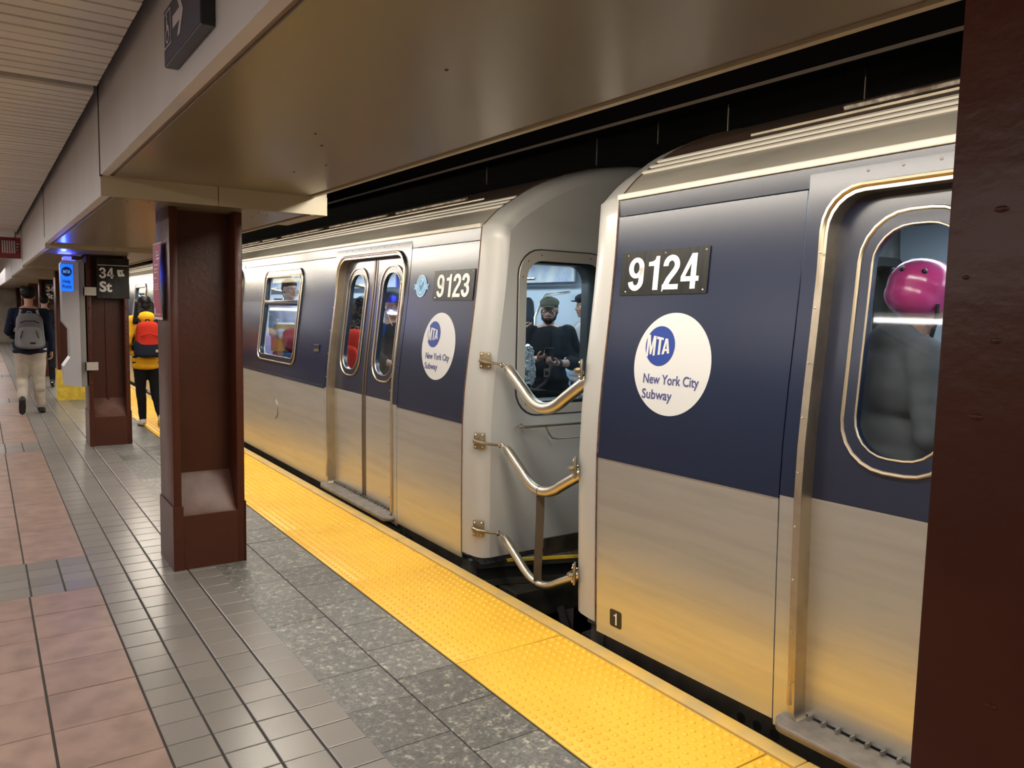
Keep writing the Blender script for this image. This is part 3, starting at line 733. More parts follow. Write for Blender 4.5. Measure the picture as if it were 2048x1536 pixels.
def add_car(name, label, origin, rot, s, length, door_us, win_us, number, fills):
    root = empty(name, origin, label=label, category='train')
    root.rotation_euler = rot
    def S(d=0.0): return lambda a, b, c: (off(b)+d-c, s*a, b)
    def P(nm, outlines, t, d, material, par=root, sm=30, cuts=ZC, mats=None):
        me = plate(outlines, t, S(d), cuts, nm)
        if mats:
            for m_ in mats: me.materials.append(m_)
            two_tone(me)
        return link(nm, me, None if mats else material, par, sm)
    def B(nm, u0, u1, x0, x1, z0, z1, material, par=root, c=0.0):
        return ob(nm, MB().box(x0, x1, min(s*u0, s*u1), max(s*u0, s*u1), z0, z1, c), material, par, sm=(30 if c else False))
    # side sheets between the doors
    edges = [0.006] + [e for d in door_us for e in (d-0.73, d+0.73)] + [length]
    for i in range(0, len(edges), 2):
        a, b = edges[i], edges[i+1]
        P('steel_panel', [rrect(a+.003, b-.003, 0.02, 0.893, 0)], 0.012, 0.012, STEEL)
        holes = [rrect(w_-0.60, w_+0.60, 1.04, 1.97, 0.11) for w_ in win_us if a < w_ < b]
        P('blue_panel', [rrect(a+.003, b-.003, 0.905, 2.037, 0)] + holes, 0.012, 0.012, NAVY)
        P('belt_lip', [rrect(a+.001, b-.001, 0.888, 0.910, 0)], 0.016, 0.012, NAVY, cuts=())
        inner = [rrect(w_-0.56, w_+0.56, 1.08, 1.93, 0.08) for w_ in win_us if a < w_ < b]
        P('inner_lining', [rrect(a+.003, b-.003, 0.03, 2.08, 0)] + inner, 0.01, 0.055, INTW)
    B('letterboard', 0.006, length, off(2.08), off(2.08)+0.012, 2.043, 2.118, NAVY)
    bpy.context.view_layer.update()
    # rail under the roof edge
    B('bright_rail', 0.0, length, 0.096, 0.125, 2.119, 2.146, RAILW, c=0.003)
    # windows
    for w_ in win_us:
        fr = P('window_frame', [rrect(w_-0.605, w_+0.605, 1.035, 1.975, 0.115), rrect(w_-0.545, w_+0.545, 1.095, 1.925, 0.075)], 0.03, 0.022, NAVY2)
        for (g, r_, rr_) in ((0.603, 0.008, 0.115), (0.548, 0.005, 0.078)):
            o2 = [(a, b) for a, b in rrect(w_-g, w_+g, 1.505-(g-0.135), 1.505+(g-0.135), rr_, 5)]
            mb = MB(); pts = [(off(b)-0.009, s*a, b) for a, b in o2]; pts.append(pts[0]); mb.tube(pts, r_, 6)
            ob('bead', mb, BRASSY, fr, sm=True)
        B('window_bar', w_-0.55, w_+0.55, off(1.635)-0.010, off(1.635)+0.02, 1.61, 1.665, NAVY2, fr, 0.004)
        B('bar_bead', w_-0.55, w_+0.55, off(1.65)-0.014, off(1.65)-0.005, 1.634, 1.642, BRASSY, fr)
        B('bar_bead', w_-0.55, w_+0.55, off(1.90)-0.012, off(1.90)+0.01, 1.905, 1.925, BRASSY, fr)
        P('pane', [rrect(w_-0.55, w_+0.55, 1.09, 1.93, 0.075)], 0.004, 0.024, GLASS, fr, sm=30)
    # doors
    for d in door_us:
        op = rrect(d-0.655, d+0.655, 0.055, 2.032, 0.13, rr=(0.05, 0.05, 0.15, 0.15))
        dr = P('door_surround', [rrect(d-0.727, d+0.727, 0.0, 2.105, 0), op], 0.012, 0.011, None, mats=[NAVY, STEEL])
        ring_i = rrect(d-0.630, d+0.630, 0.055, 2.005, 0.13, rr=(0.03, 0.03, 0.13, 0.13))
        P('door_trim', [rrect(d-0.660, d+0.660, 0.055, 2.037, 0.15, rr=(0.055, 0.055, 0.155, 0.155)), ring_i], 0.085, 0.075, STEEL2, dr)
        o2 = rrect(d-0.652, d+0.652, 0.065, 2.028, 0.15, 6, rr=(0.05, 0.05, 0.145, 0.145))
        mb = MB(); mb.tube([(off(b)-0.012, s*a, b) for a, b in o2[13:]+[o2[0]]], 0.010, 6)
        ob('bead', mb, BRASSY, dr, sm=True)
        mb = MB()
        for z in [0.2+0.2*i for i in range(9)]:
            for e in (-0.643, 0.643): mb.ell((off(z)-0.022, s*(d+e), z), (0.004, 0.005, 0.005), seg=6, rings=4)
        for e in [-0.5+0.125*i for i in range(9)]: mb.ell((off(2.07)-0.001, s*(d+e), 2.075), (0.003, 0.005, 0.005), seg=6, rings=4)
        ob('rivets', mb, STEEL2, dr, kind='stuff')
        for q in (-1, 1):
            u0, u1 = (d-0.632, d-0.006) if q < 0 else (d+0.006, d+0.632)
            wc = d + q*0.328
            leaf = P('door_leaf', [rrect(u0, u1, 0.068, 2.01, 0), rrect(wc-0.158, wc+0.158, 1.085, 1.885, 0.13)], 0.03, 0.088, None, mats=[NAVY2, STEEL])
            P('gasket_ring', [rrect(wc-0.208, wc+0.208, 1.035, 1.935, 0.17), rrect(wc-0.157, wc+0.157, 1.086, 1.884, 0.13)], 0.012, 0.066, NAVY2, leaf)
            for g, h, r_, q2 in ((0.206, 0.448, 0.007, 0.17), (0.157, 0.398, 0.004, 0.13)):
                o3 = rrect(wc-g, wc+g, 1.485-h, 1.485+h, q2, 6)
                mb = MB(); pts = [(off(b)+0.053, s*a, b) for a, b in o3]; pts.append(pts[0]); mb.tube(pts, r_, 6)
                ob('bead', mb, BRASSY, leaf, sm=True)
            P('pane', [rrect(wc-0.16, wc+0.16, 1.08, 1.89, 0.13)], 0.004, 0.075, GLASS, leaf)
            P('meeting_edge', [rrect(d+q*0.022-0.014, d+q*0.022+0.014, 0.068, 2.0, 0)], 0.006, 0.061, mat('dark_bronze', (0.10, 0.07, 0.045), 0.4, 0.5), leaf)
        # threshold plate
        me = plate([rrect(d-0.69, d+0.69, -0.078, 0.05, 0.05, rr=(0.06, 0.06, 0, 0))], 0.032, lambda a, b, c: (b, s*a, 0.028+c))
        th = link('threshold', me, SILLM, root)
        mb = MB()
        for i in range(22):
            u = d-0.6+i*0.057; mb.box(0.028, 0.052, min(s*u, s*(u+0.008)), max(s*u, s*(u+0.008)), 0.058, 0.078)
        ob('comb', mb, SILLM, th, kind='stuff')
        for i in range(9):
            pass
    # underframe
    sl = B('side_sill', 0.0, length, 0.03, 0.10, -0.24, 0.022, UNDER)
    for d in door_us:
        for e in (-0.9, -0.82, -0.74):
            ob('hole', MB().cyl((0.0295, s*(d+e), -0.06), (0.032, s*(d+e), -0.06), 0.022, 12), BLACK, sl)
    B('underframe', 0.25, length, 0.25, 2.75, -0.75, -0.03, UNDER)
    # roof
    def roof_strip(nm, seg, material, u0=0.0, t=0.0):
        mb = MB(); vs = []
        for (x, z) in seg: vs += [(x, s*u0, z), (x, s*length, z)]
        n = len(seg)
        for (x, z) in seg: vs += [(x+0.004, s*u0, z-0.012), (x+0.004, s*length, z-0.012)]
        fs = [(2*i, 2*i+1, 2*i+3, 2*i+2) for i in range(n-1)] + [(2*n+2*i, 2*n+2*i+2, 2*n+2*i+3, 2*n+2*i+1) for i in range(n-1)]
        fs += [(2*i, 2*i+2, 2*n+2*i+2, 2*n+2*i) for i in range(n-1)]
        mb.add(vs, fs); return ob(nm, mb, material, root, sm=50)
    cov = [p for p in ROOF if p[0] <= 0.271]
    roof_strip('roof_cove', cov, COVE)
    up = [p for p in ROOF if p[0] >= 0.269]; full = up + [(CW-x, z) for x, z in up[:-1][::-1]]
    roof_strip('roof_shell', full, ROOFM)
    roof_strip('far_cove', [(CW-x, z) for x, z in cov[::-1]], COVE)
    for x, z, u0 in ((0.262, 2.268, 0.0), (0.312, 2.300, 0.0), (0.362, 2.332, 0.0), (0.44, 2.383, 0.5)):
        mb = MB(); r_ = 0.009 if x < 0.4 else 0.007
        pr = [(-r_, -0.006), (-r_*0.7, 0.004), (r_*0.5, 0.007), (r_, 0.0)]
        mb.prism(pr, s*u0 if s > 0 else -length, s*length if s > 0 else -u0, lambda a, b, c: (x+a*0.84-b*0.5, c, z+a*0.54+b*0.84))
        ob('roof_rib', mb, RAILW if x < 0.4 else STEEL2, root)
    mb = MB(); rr = random.Random(5); u = 0.9
    while u < length-0.5:
        l = rr.uniform(0.5, 1.6)
        mb.box(-0.012, 0.012, min(s*u, s*(u+l)), max(s*u, s*(u+l)), -0.004, 0.010); u += l+rr.uniform(0.02, 0.25)
    hr = ob('broken_gutter', mb, mat('peeling_gutter', (0.55, 0.48, 0.38), 0.6, var=0.9, vscale=18, vcol=(0.12, 0.07, 0.045)), root); hr.location = (0.53, 0, 2.428); hr.rotation_euler = (0, -0.45, 0)
    # end bonnet
    rings = [(0.0, 0.0), (-0.07, 0.004), (-0.13, 0.014), (-0.165, 0.028), (-0.188, 0.050), (-0.2, 0.085)]
    mb = MB(); loops = [loop_outline(i) for _, i in rings]; n = len(loops[0])
    for (u, _), lp in zip(rings, loops):
        mb.add([(x, s*u, z) for x, z in lp], [])
    fs = []
    for k in range(len(rings)-1):
        for i in range(n-1): fs.append((k*n+i, k*n+i+1, (k+1)*n+i+1, (k+1)*n+i))
    mb.f += fs
    ob('end_bonnet', mb, BONNET, root, sm=60)
    ol = loops[-1]
    wz0, wz1 = 0.95, 1.985
    wins = [(0.255, 0.99), (CW-0.99, CW-0.255)]
    holes = [rrect(a+.03, b-.03, wz0+.03, wz1-.03, 0.15) for a, b in wins] + [rrect(1.14, 1.86, 0.03, 1.97, 0.06)]
    cut = [(0.45, 0.018), (0.52, 0.09), (0.60, 0.115), (1.05, 0.13), (1.05, 0.018)]
    lower = [p for p in ol]
    me = plate([lower] + holes, 0.02, lambda a, b, c: (a, s*(-0.18-c), b), name='end_wall')
    link('end_wall', me, BONNET, root)
    # rust seams round the bonnet joint
    mb = MB(); mb.tube([(x-0.001, s*0.002, z) for x, z in loop_outline(0.0)[:24]], 0.0045, 5)
    ob('seam', mb, RUST, root)
    for (a, b) in wins:
        fr = link('end_window_frame', plate([rrect(a, b, wz0, wz1, 0.165), rrect(a+.058, b-.058, wz0+.062, wz1-.065, 0.12)], 0.012, lambda p, q, c: (p, s*(-0.2-c), q)), mat('end_frame_steel', (0.58, 0.53, 0.45), 0.42, 0.6), root)
        mb = MB()
        for q in rrect(a+.028, b-.028, wz0+.03, wz1-.03, 0.14, 2): mb.ell((q[0], s*-0.212, q[1]), (0.005, 0.003, 0.005), seg=6, rings=4)
        ob('screws', mb, RUST, fr, kind='stuff')
        link('rubber_seal', plate([rrect(a-.008, b+.008, wz0-.008, wz1+.008, 0.17), rrect(a, b, wz0, wz1, 0.165)], 0.006, lambda p, q, c: (p, s*(-0.2-c), q)), RUBBER, fr)
        link('reveal', plate([rrect(a+.02, b-.02, wz0+.02, wz1-.02, 0.14), rrect(a+.056, b-.060, wz0+.075, wz1-.075, 0.11)], 0.20, lambda p, q, c: (p, s*(-0.19+c), q)), mat('dark_reveal', (0.045, 0.05, 0.045), 0.35, 0.4), fr)
        link('pane', plate([rrect(a+.05, b-.05, wz0+.055, wz1-.055, 0.12)], 0.004, lambda p, q, c: (p, s*(-0.198-c), q)), GLASSD, fr)
    ed = link('end_door', plate([rrect(1.14, 1.86, 0.03, 1.97, 0.06), rrect(1.28, 1.72, 1.05, 1.8, 0.08)], 0.03, lambda a, b, c: (a, s*(-0.15-c), b)), STEEL, root)
    link('pane', plate([rrect(1.27, 1.73, 1.04, 1.81, 0.08)], 0.004, lambda p, q, c: (p, s*(-0.165-c), q)), GLASSD, ed)
    # kick recess, ledge and anticlimber
    B('kick_recess_shade', -0.216, -0.20, 0.50, CW-0.50, 0.012, 0.125, mat('kick_shade', (0.06, 0.05, 0.04), 0.5, 0.3, var=0.5, vscale=12))  # dark plate painted in for the shade of the kick recess
    half = [(.07, 0.02), (.07, -.11), (.25, -.15), (.50, -.245), (.77, -.345), (1.05, -.40)]
    def mir(P): return P + [(CW-x, u) for x, u in P[::-1]]
    def slab(nm, P, z0, z1, material, par=root):
        return ob(nm, MB().prism(mir(P), z0, z1, lambda a, b, c: (a, s*b, c)), material, par)
    slab('step_ledge', half, -0.035, 0.004, UNDER)
    slab('tread_plate', [(x+.02, u+.012) for x, u in half[1:]][:0] + [(.28, -.12), (.28, -.148), (.50, -.232), (.77, -.332), (1.05, -.387)], 0.004, 0.010, mat('tread_metal', (0.20, 0.17, 0.13), 0.5, 0.5, var=0.8, vscale=60, vcol=(0.05, 0.045, 0.04)))
    fr_ = half[2:]
    mb = MB()
    for P in (fr_, [(CW-x, u) for x, u in fr_]):
        for (x0_, u0_), (x1_, u1_) in zip(P, P[1:]):
            mb.prism([(x0_, u0_-.006), (x1_, u1_-.006), (x1_, u1_+.012), (x0_, u0_+.012)], -0.004, 0.014, lambda a, b, c: (a, s*b, c))
    mb.prism([(1.05, -.406), (CW-1.05, -.406), (CW-1.05, -.388), (1.05, -.388)], -0.004, 0.014, lambda a, b, c: (a, s*b, c))
    ob('yellow_nosing', mb, YELP, root)
    slab('anticlimber', [(x+.01, u+.03) for x, u in half], -0.12, -0.035, BLACK)
    slab('anticlimber_lip', [(x, u-.01) for x, u in half], -0.15, -0.12, mat('worn_black_iron', (0.07, 0.065, 0.055), 0.45, 0.6))
    B('buffer_beam', -0.34, 0.3, 0.20, CW-0.2, -0.33, -0.155, UNDER)
    B('sill_end', -0.06, 0.04, 0.02, 0.22, -0.26, 0.012, UNDER, c=0.01)
    for x in (0.62, 2.38): B('hose_bracket', -0.34, -0.28, x-0.04, x+0.04, -0.80, -0.33, mat('hose_grey', (0.12, 0.11, 0.09), 0.6))
    # hand rails on the end
    mb = MB()
    mb.tube([(0.30, s*-0.20, 0.888), (0.27, s*-0.232, 0.888), (0.255, s*-0.255, 0.886), (0.275, s*-0.268, 0.885), (0.33, s*-0.27, 0.884), (1.0, s*-0.27, 0.880), (1.03, s*-0.25, 0.880), (1.03, s*-0.2, 0.880)], 0.008, 8)
    ob('end_handrail', mb, STEEL2, root, sm=True)
    mb = MB(); mb.tube([(0.44, s*-0.27, 0.882), (0.47, s*-0.27, 0.83), (0.50, s*-0.27, 0.800), (0.54, s*-0.27, 0.793), (1.0, s*-0.27, 0.79), (1.0, s*-0.27, 0.88)], 0.006, 8)
    ob('lower_handrail', mb, STEEL2, root, sm=True)
    # barrier brackets
    for z in (1.30, 0.805, 0.255):
        x0 = off(z)+0.022; n_ = V((-0.72, -s*0.69, 0)).normalized(); t_ = V((0.69, -s*0.72, 0)).normalized()
        c0 = V((x0, s*-0.172, z)) + n_*0.010
        br = empty('barrier_bracket', (0, 0, 0)); br.parent = root
        rot_m = Matrix((t_, n_, V((0, 0, 1)))).transposed()
        mb = MB().box(-0.036, 0.036, -0.006, 0.006, -0.052, 0.052, 0.005); mb.v = [tuple(rot_m @ V(v) + c0) for v in mb.v]
        pl = ob('plate', mb, BRACK, br, sm=True)
        mb = MB()
        for a in (-0.022, 0.022):
            for b in (-0.036, 0.036): mb.ell(tuple(rot_m @ V((a, 0.008, b)) + c0), (0.007, 0.007, 0.007), seg=8, rings=6)
        ob('bolts', mb, CHROME, br, sm=True)
        mb = MB(); p0 = rot_m @ V((-0.03, 0.018, 0.0)) + c0; hk = V((0.105, s*-0.262, z-0.02))
        mb.tube([rot_m @ V((-0.032, 0.004, 0.0)) + c0, p0, rot_m @ V((0.0, 0.03, -0.006)) + c0, hk + V((-0.02, 0, 0)), hk], [0.012, 0.012, 0.011, 0.008, 0.007], 8)
        ob('arm', mb, BRACK, br, sm=True)
        mb = MB(); mb.tube([hk + V((0.0, s*0.004*math.cos(t), 0)) + V((0.013*math.cos(t), 0, 0.013*math.sin(t)-0.004)) for t in [2*PI*i/14 for i in range(15)]], 0.0045, 6)
        ob('ring', mb, CHROME, br, sm=True)
    # ---- inside
    B('inner_floor', -0.14, length, 0.07, CW-0.07, 0.0, 0.055, INTF)
    B('inner_ceiling', -0.12, length, 0.24, CW-0.24, 2.20, 2.22, INTC)
    for x in (0.84, 2.22): B('light_strip', 0.1, length-0.1, x-0.09, x+0.09, 2.185, 2.20, LAMP)
    fw = link('far_wall', plate([rrect(-0.1, length, 0.0, 2.2, 0)] + [rrect(w_-0.56, w_+0.56, 1.08, 1.75, 0.08) for w_ in win_us], 0.03, lambda a, b, c: (CW-0.09-off(b)*0.8+c, s*a, b), ZC), INTW, root)
    for w_ in win_us:
        link('far_window', plate([rrect(w_-0.58, w_+0.58, 1.06, 1.77, 0.09)], 0.004, lambda a, b, c: (CW-0.10-off(b)*0.8+c, s*a, b), ZC), mat('dark_window', (0.01, 0.012, 0.014), 0.08), fw)
    for d in door_us:
        for q in (-1, 1):
            wc = d+q*0.328
            lf = link('far_door_leaf', plate([rrect(wc-0.31, wc+0.31, 0.06, 1.95, 0)], 0.02, lambda a, b, c: (CW-0.125-off(b)*0.8+c, s*a, b), ZC), mat('inner_door_steel', (0.55, 0.58, 0.60), 0.3, 0.7), fw)
            link('far_door_pane', plate([rrect(wc-0.15, wc+0.15, 1.1, 1.85, 0.12)], 0.004, lambda a, b, c: (CW-0.131-off(b)*0.8+c, s*a, b), ZC), MATS['dark_window'], fw)
    for w_ in win_us:
        for x0, x1, bx0, bx1 in ((0.10, 0.52, 0.075, 0.12), (CW-0.55, CW-0.13, CW-0.15, CW-0.10)):
            st = empty('bench', (0, 0, 0)); st.parent = root
            ob('bench_seat', MB().box(x0, x1, min(s*(w_-1.3), s*(w_+1.3)), max(s*(w_-1.3), s*(w_+1.3)), 0.42, 0.47, 0.015), SEAT, st, sm=True)
            ob('bench_back', MB().box(bx0, bx1, min(s*(w_-1.3), s*(w_+1.3)), max(s*(w_-1.3), s*(w_+1.3)), 0.47, 0.95, 0.015), SEAT, st, sm=True)
            ob('bench_base', MB().box(x0+.05 if x0 < 1 else x0+.1, x1-.1 if x0 < 1 else x1-.03, min(s*(w_-1.2), s*(w_+1.2)), max(s*(w_-1.2), s*(w_+1.2)), 0.05, 0.42), INTW, st)
        for x in (0.62, CW-0.66):
            pr = MB()
            for e in (-1.32, 1.32):
                y_ = s*(w_+e)
                pr.tube([(x, y_, 0.06), (x, y_, 1.55), (x-(.12 if x < 1 else -.12), y_, 1.78), (x-(.45 if x < 1 else -.45), y_, 1.82)], 0.016, 8)
            ob('grab_pole', pr, CHROME, root, sm=True)
            ob('overhead_rail', MB().cyl((x, s*(w_-1.3), 1.95), (x, s*(w_+1.3), 1.95), 0.015, 8), CHROME, root, sm=True)
        ob('advert_strip', MB().box(CW-0.30, CW-0.28, min(s*(w_-1.5), s*(w_+1.5)), max(s*(w_-1.5), s*(w_+1.5)), 1.93, 2.18), mat('advert_card', (0.20, 0.26, 0.40), 0.5, var=1.0, vscale=3, vcol=(0.5, 0.5, 0.48)), root)
    # ---- lettering on the side ; reading direction runs towards -y
    def decal(nm, me, yc, zc, d, material, par):
        return link(nm, remap(me, lambda a, b, c: (off(zc+b)-d-c, yc-a, zc+b)), material, par)
    pu = 0.295 if s > 0 else 0.325
    np_ = link('number_plate', plate([rrect(-0.265, 0.265, -0.1, 0.1, 0.006)], 0.004, lambda a, b, c: (off(1.765+b)-0.001-c, s*pu-a, 1.765+b)), SIGNBLK, root)
    decal('lettering', digits2d(number, 0.425, 0.152), s*pu, 1.762, 0.0055, WHITE, np_)
    mb = MB()
    for a in (-0.235, 0.0, 0.235):
        for b in (-0.085, 0.085): mb.ell((off(1.765+b)-0.006, s*pu-a-(0.01), 1.765+b), (0.003, 0.005, 0.005), seg=8, rings=5)
    ob('screws', mb, CHROME, np_)
    lu, lz = (0.405, 1.357) if s > 0 else (0.432, 1.358)
    disc = decal('logo_disc', plate([circle(0, 0, 0.225, n=64)], 0.001), s*lu, lz, 0.001, DECALW, root)
    cx, cz, r = -0.075, 0.078, 0.088
    # small blue roundel with a slanted notch on its left
    pts = []
    for i in range(65):
        a = PI*0.97 - (PI*1.94)*i/64
        pts.append((cx+r*math.cos(a), cz+r*math.sin(a)))
    
    decal('roundel', plate([pts], 0.0008), s*lu, lz, 0.0028, DECALB, disc)
    def warp(a, b):   # taller on the left
        t = (a+0.075)/0.15; k = 1.0 - 0.42*t
        return a, b*k
    decal('lettering', mta_mesh(0.140, 0.102, warp), s*lu+0.083, lz+cz, 0.0042, DECALW, disc)
    decal('lettering', text2d('New York City', 0.325, 0.056, 0.006, 'L', t=0.001), s*lu+0.155, lz-0.075, 0.0025, INKB, disc)
    decal('lettering', text2d('Subway', 0.180, 0.056, 0.006, 'L', t=0.001), s*lu+0.155, lz-0.143, 0.0025, INKB, disc)
    if s > 0:
        bd = decal('badge', plate([circle(0, 0, 0.078, n=40)], 0.001), 0.745, 1.765, 0.001, mat('badge_blue', (0.10, 0.36, 0.62), 0.4), root)
        decal('ribbon', plate([[(-0.11, -0.02), (-0.10, 0.0), (-0.115, 0.02), (-0.05, 0.015), (0.05, 0.015), (0.115, 0.02), (0.10, 0.0), (0.11, -0.02), (0.05, -0.018), (-0.05, -0.018)]], 0.001), 0.745, 1.76, 0.0022, MATS['badge_blue'], bd)
        decal('badge_ring', plate([circle(0, 0, 0.078, n=40), circle(0, 0, 0.072, n=40)], 0.001), 0.745, 1.765, 0.0034, mat('badge_pale', (0.55, 0.68, 0.78), 0.4), bd)
        decal('badge_ring', plate([circle(0, 0, 0.052, n=40), circle(0, 0, 0.047, n=40)], 0.001), 0.745, 1.765, 0.0034, MATS['badge_pale'], bd)
        decal('tick', plate([[(-0.028, 0.0), (-0.018, 0.010), (-0.005, -0.008), (0.026, 0.030), (0.034, 0.024), (-0.005, -0.028)]], 0.001), 0.745, 1.765, 0.0034, INKB, bd)
        ic = empty('intercom', (0, 0, 0)); ic.parent = root
        ob('intercom_plate', MB().box(off(1.22)-0.006, off(1.22), 2.58, 2.72, 1.195, 1.265, 0.003), BLACK, ic)
        mb = MB()
        for a in (2.61, 2.65, 2.69): mb.ell((off(1.21)-0.008, a, 1.212), (0.004, 0.013, 0.013), seg=10, rings=6)
        for a in (2.60, 2.70): mb.ell((off(1.25)-0.006, a, 1.253), (0.003, 0.005, 0.005), seg=6, rings=4)
        ob('buttons', mb, CHROME, ic)
        decal('oval_plate', plate([circle(0, 0, 0.09, 0.105)], 0.003), 3.79, 0.548, 0.002, STEEL2, root)
        decal('oval_face', plate([circle(0, 0, 0.078, 0.092)], 0.002), 3.79, 0.548, 0.0055, STEEL, bpy.data.objects['oval_plate'])
    else:
        dc = decal('end_number', plate([rrect(-0.040, 0.040, -0.042, 0.042, 0.012)], 0.001), -0.147, 0.125, 0.001, BLACK, root)
        decal('lettering', digits2d('1', 0.022, 0.058, t=0.001), -0.147, 0.125, 0.0025, WHITE, dc)
    return root

car_a = add_car('subway_car', 'blue and steel subway car numbered 9123, the farther car with the round blue badge', (2.505, 4.2, 0.0), (0, 0, 0), 1, 18.0,
                [1.67, 5.97, 10.27, 14.57], [3.81, 8.11, 12.41, 16.6], '9123', True)
from mathutils import Euler
_M = Matrix.Rotation(0.0148, 3, 'Z') @ Matrix.Rotation(-0.0082, 3, 'Y') @ Matrix.Rotation(-0.0147, 3, 'X')
car_b = add_car('subway_car', 'blue and steel subway car numbered 9124, the nearer car on the right', (2.4652, 2.8336, 0.0204), _M.to_euler(), -1, 8.6,
                [1.765, 6.06], [3.90], '9124', True)
ob('rear_bulkhead', MB().box(0.12, CW-0.12, -8.6, -8.57, 0.0, 2.5), INTW, car_b)
ob('rear_bulkhead', MB().box(0.12, CW-0.12, 17.97, 18.0, 0.0, 2.5), INTW, car_a)

# barriers across the gap between the cars
def barrier(label, zl, zm, zr, r, seam):
    A = V((2.640, 3.915, zl)); Bp = V((2.578, 3.085, zr)); M_ = V((2.60, 3.50, zm))
    root = empty('gap_barrier', (M_.x, M_.y, M_.z), label=label, category='barrier', group='barriers across the gap between the cars')
    # V with a rounded bottom
    pts = []
    def bez(p, q, r_, t): return p*(1-t)**2 + q*2*t*(1-t) + r_*t*t
    L1 = A.lerp(M_ + V((0, 0, -0.030)), 0.50); L2 = Bp.lerp(M_ + V((0, 0, -0.030)), 0.50)
    for i in range(7): pts.append(A.lerp(L1, i/6))
    for i in range(1, 15): pts.append(bez(L1, M_ + V((0, 0, -0.055)), L2, i/14))
    for i in range(1, 7): pts.append(L2.lerp(Bp, i/6))
    pts = [p - M_ for p in pts]
    ob('tube', MB().tube(pts, [r*0.8] + [r]*(len(pts)-2) + [r*0.8], 20), PIPE, root, sm=50)
    if seam: ob('tube_joint', MB().tube([pts[13]-(pts[14]-pts[13])*0.08, pts[13]+(pts[14]-pts[13])*0.08], r*1.03, 20), RUBBER, root)
    for P_, q in ((pts[0], V((-0.028, 0.022, 0.035))), (pts[-1], V((-0.005, -0.015, 0.04)))):
        ob('eye_link', MB().tube([P_, P_+q*0.4, P_+q], [0.010, 0.007, 0.006], 8), CHROME, root, sm=True)
    return root, pts[13]+M_
barrier('thick curved steel barrier across the end window of the farther car, topmost of three', 1.255, 1.045, 1.255, 0.034, False)
_, mid2 = barrier('curved steel barrier between the cars with a dark strap hanging from it, middle of three', 0.765, 0.575, 0.775, 0.029, True)
barrier('curved steel barrier between the cars just above the track pit, lowest of three', 0.205, 0.035, 0.225, 0.026, True)
st = MB(); n_ = 12
sp_ = [(2.600, 3.500, 0.56), (2.598, 3.495, 0.45), (2.590, 3.49, 0.30), (2.588, 3.492, 0.15), (2.594, 3.498, 0.03)]
for (x, y, z) in sp_: st.v += [(x-0.014, y+0.020, z), (x+0.014, y-0.020, z), (x+0.018, y-0.016, z), (x-0.010, y+0.024, z)]
for i in range(len(sp_)-1):
    for k in range(4): a = i*4+k; b = i*4+(k+1) % 4; st.f.append((a, b, b+4, a+4))
st.f += [(0, 1, 2, 3), (16, 17, 18, 19)]
o = ob('barrier_strap', st, mat('brown_strap', (0.055, 0.038, 0.022), 0.6), label='dark brown strap hanging between the middle and lowest barriers', category='strap')
# coupler and hoses in the pit
cp = empty('coupler', (4.0, 3.5, -0.55), label='dark coupler joining the two cars low in the gap', category='coupler')
ob('drawbar', MB().box(-0.09, 0.09, -0.75, 0.75, -0.09, 0.09, 0.02), UNDER, cp)
ob('coupler_head', MB().box(-0.17, 0.17, -0.12, 0.12, -0.16, 0.16, 0.03), UNDER, cp)
hs = ob('jumper_hose', MB().tube([(3.05, 3.86, -0.3), (3.05, 3.7, -0.55), (3.04, 3.5, -0.66), (3.03, 3.3, -0.55), (3.02, 3.15, -0.3)], 0.03, 8), RUBBER, sm=True,
        label='black cable hanging in a loop between the two cars under the barriers', category='cable')

# ================================================================ PEOPLE
class Blob:
    """collects tapered limbs and ellipsoids, then fuses them into one smooth skin"""
    def __init__(s): s.mb = MB()
    def cap(s, p, q, r1, r2=None, n=14):
        p, q = V(p), V(q); r2 = r1 if r2 is None else r2
        d = (q-p); L_ = d.length
        if L_ < 1e-5: return s.ell(p, (r1, r1, r1))
        t = d/L_; pts, rs = [], []
        for k in range(5):
            a = -PI/2 + (PI/2)*k/5
            pts.append(p + t*math.sin(a)*r1); rs.append(max(1e-4, math.cos(a)*r1))
        for k in range(6):
            f = k/5; pts.append(p+d*f); rs.append(r1+(r2-r1)*f)
        for k in range(1, 6):
            a = (PI/2)*k/5
            pts.append(q + t*math.sin(a)*r2); rs.append(max(1e-4, math.cos(a)*r2))
        s.mb.tube(pts, rs, n); return s
    def chain(s, pts, rs):
        for i in range(len(pts)-1): s.cap(pts[i], pts[i+1], rs[i], rs[i+1])
        return s
    def ell(s, c, r, rot=None): s.mb.ell(c, r, rot, 20, 14); return s
    def fuse(s, name, voxel, smooth_it=3, xf=None, wrinkle=0.0, wscale=9.0):
        me = bpy.data.meshes.new(name); me.from_pydata([tuple(v) for v in s.mb.v], [], s.mb.f)
        o = bpy.data.objects.new('tmp', me); COL.objects.link(o)
        m_ = o.modifiers.new('r', 'REMESH'); m_.mode = 'VOXEL'; m_.voxel_size = voxel
        m2 = o.modifiers.new('s', 'SMOOTH'); m2.iterations = smooth_it; m2.factor = 0.6
        dg = bpy.context.evaluated_depsgraph_get()
        out = bpy.data.meshes.new_from_object(o.evaluated_get(dg))
        bpy.data.objects.remove(o); bpy.data.meshes.remove(me)
        if wrinkle > 0:
            out.update()
            ns = [v.normal.copy() for v in out.vertices]
            for v, n_ in zip(out.vertices, ns):
                p = v.co
                w_ = noise.noise(V((p.x*wscale, p.y*wscale, p.z*wscale*1.8)))
                v.co = p + n_*wrinkle*(w_ + 0.5*noise.noise(p*wscale*2.3))
        if xf: out.transform(xf)
        for p in out.polygons: p.use_smooth = True
        out.name = name
        return out

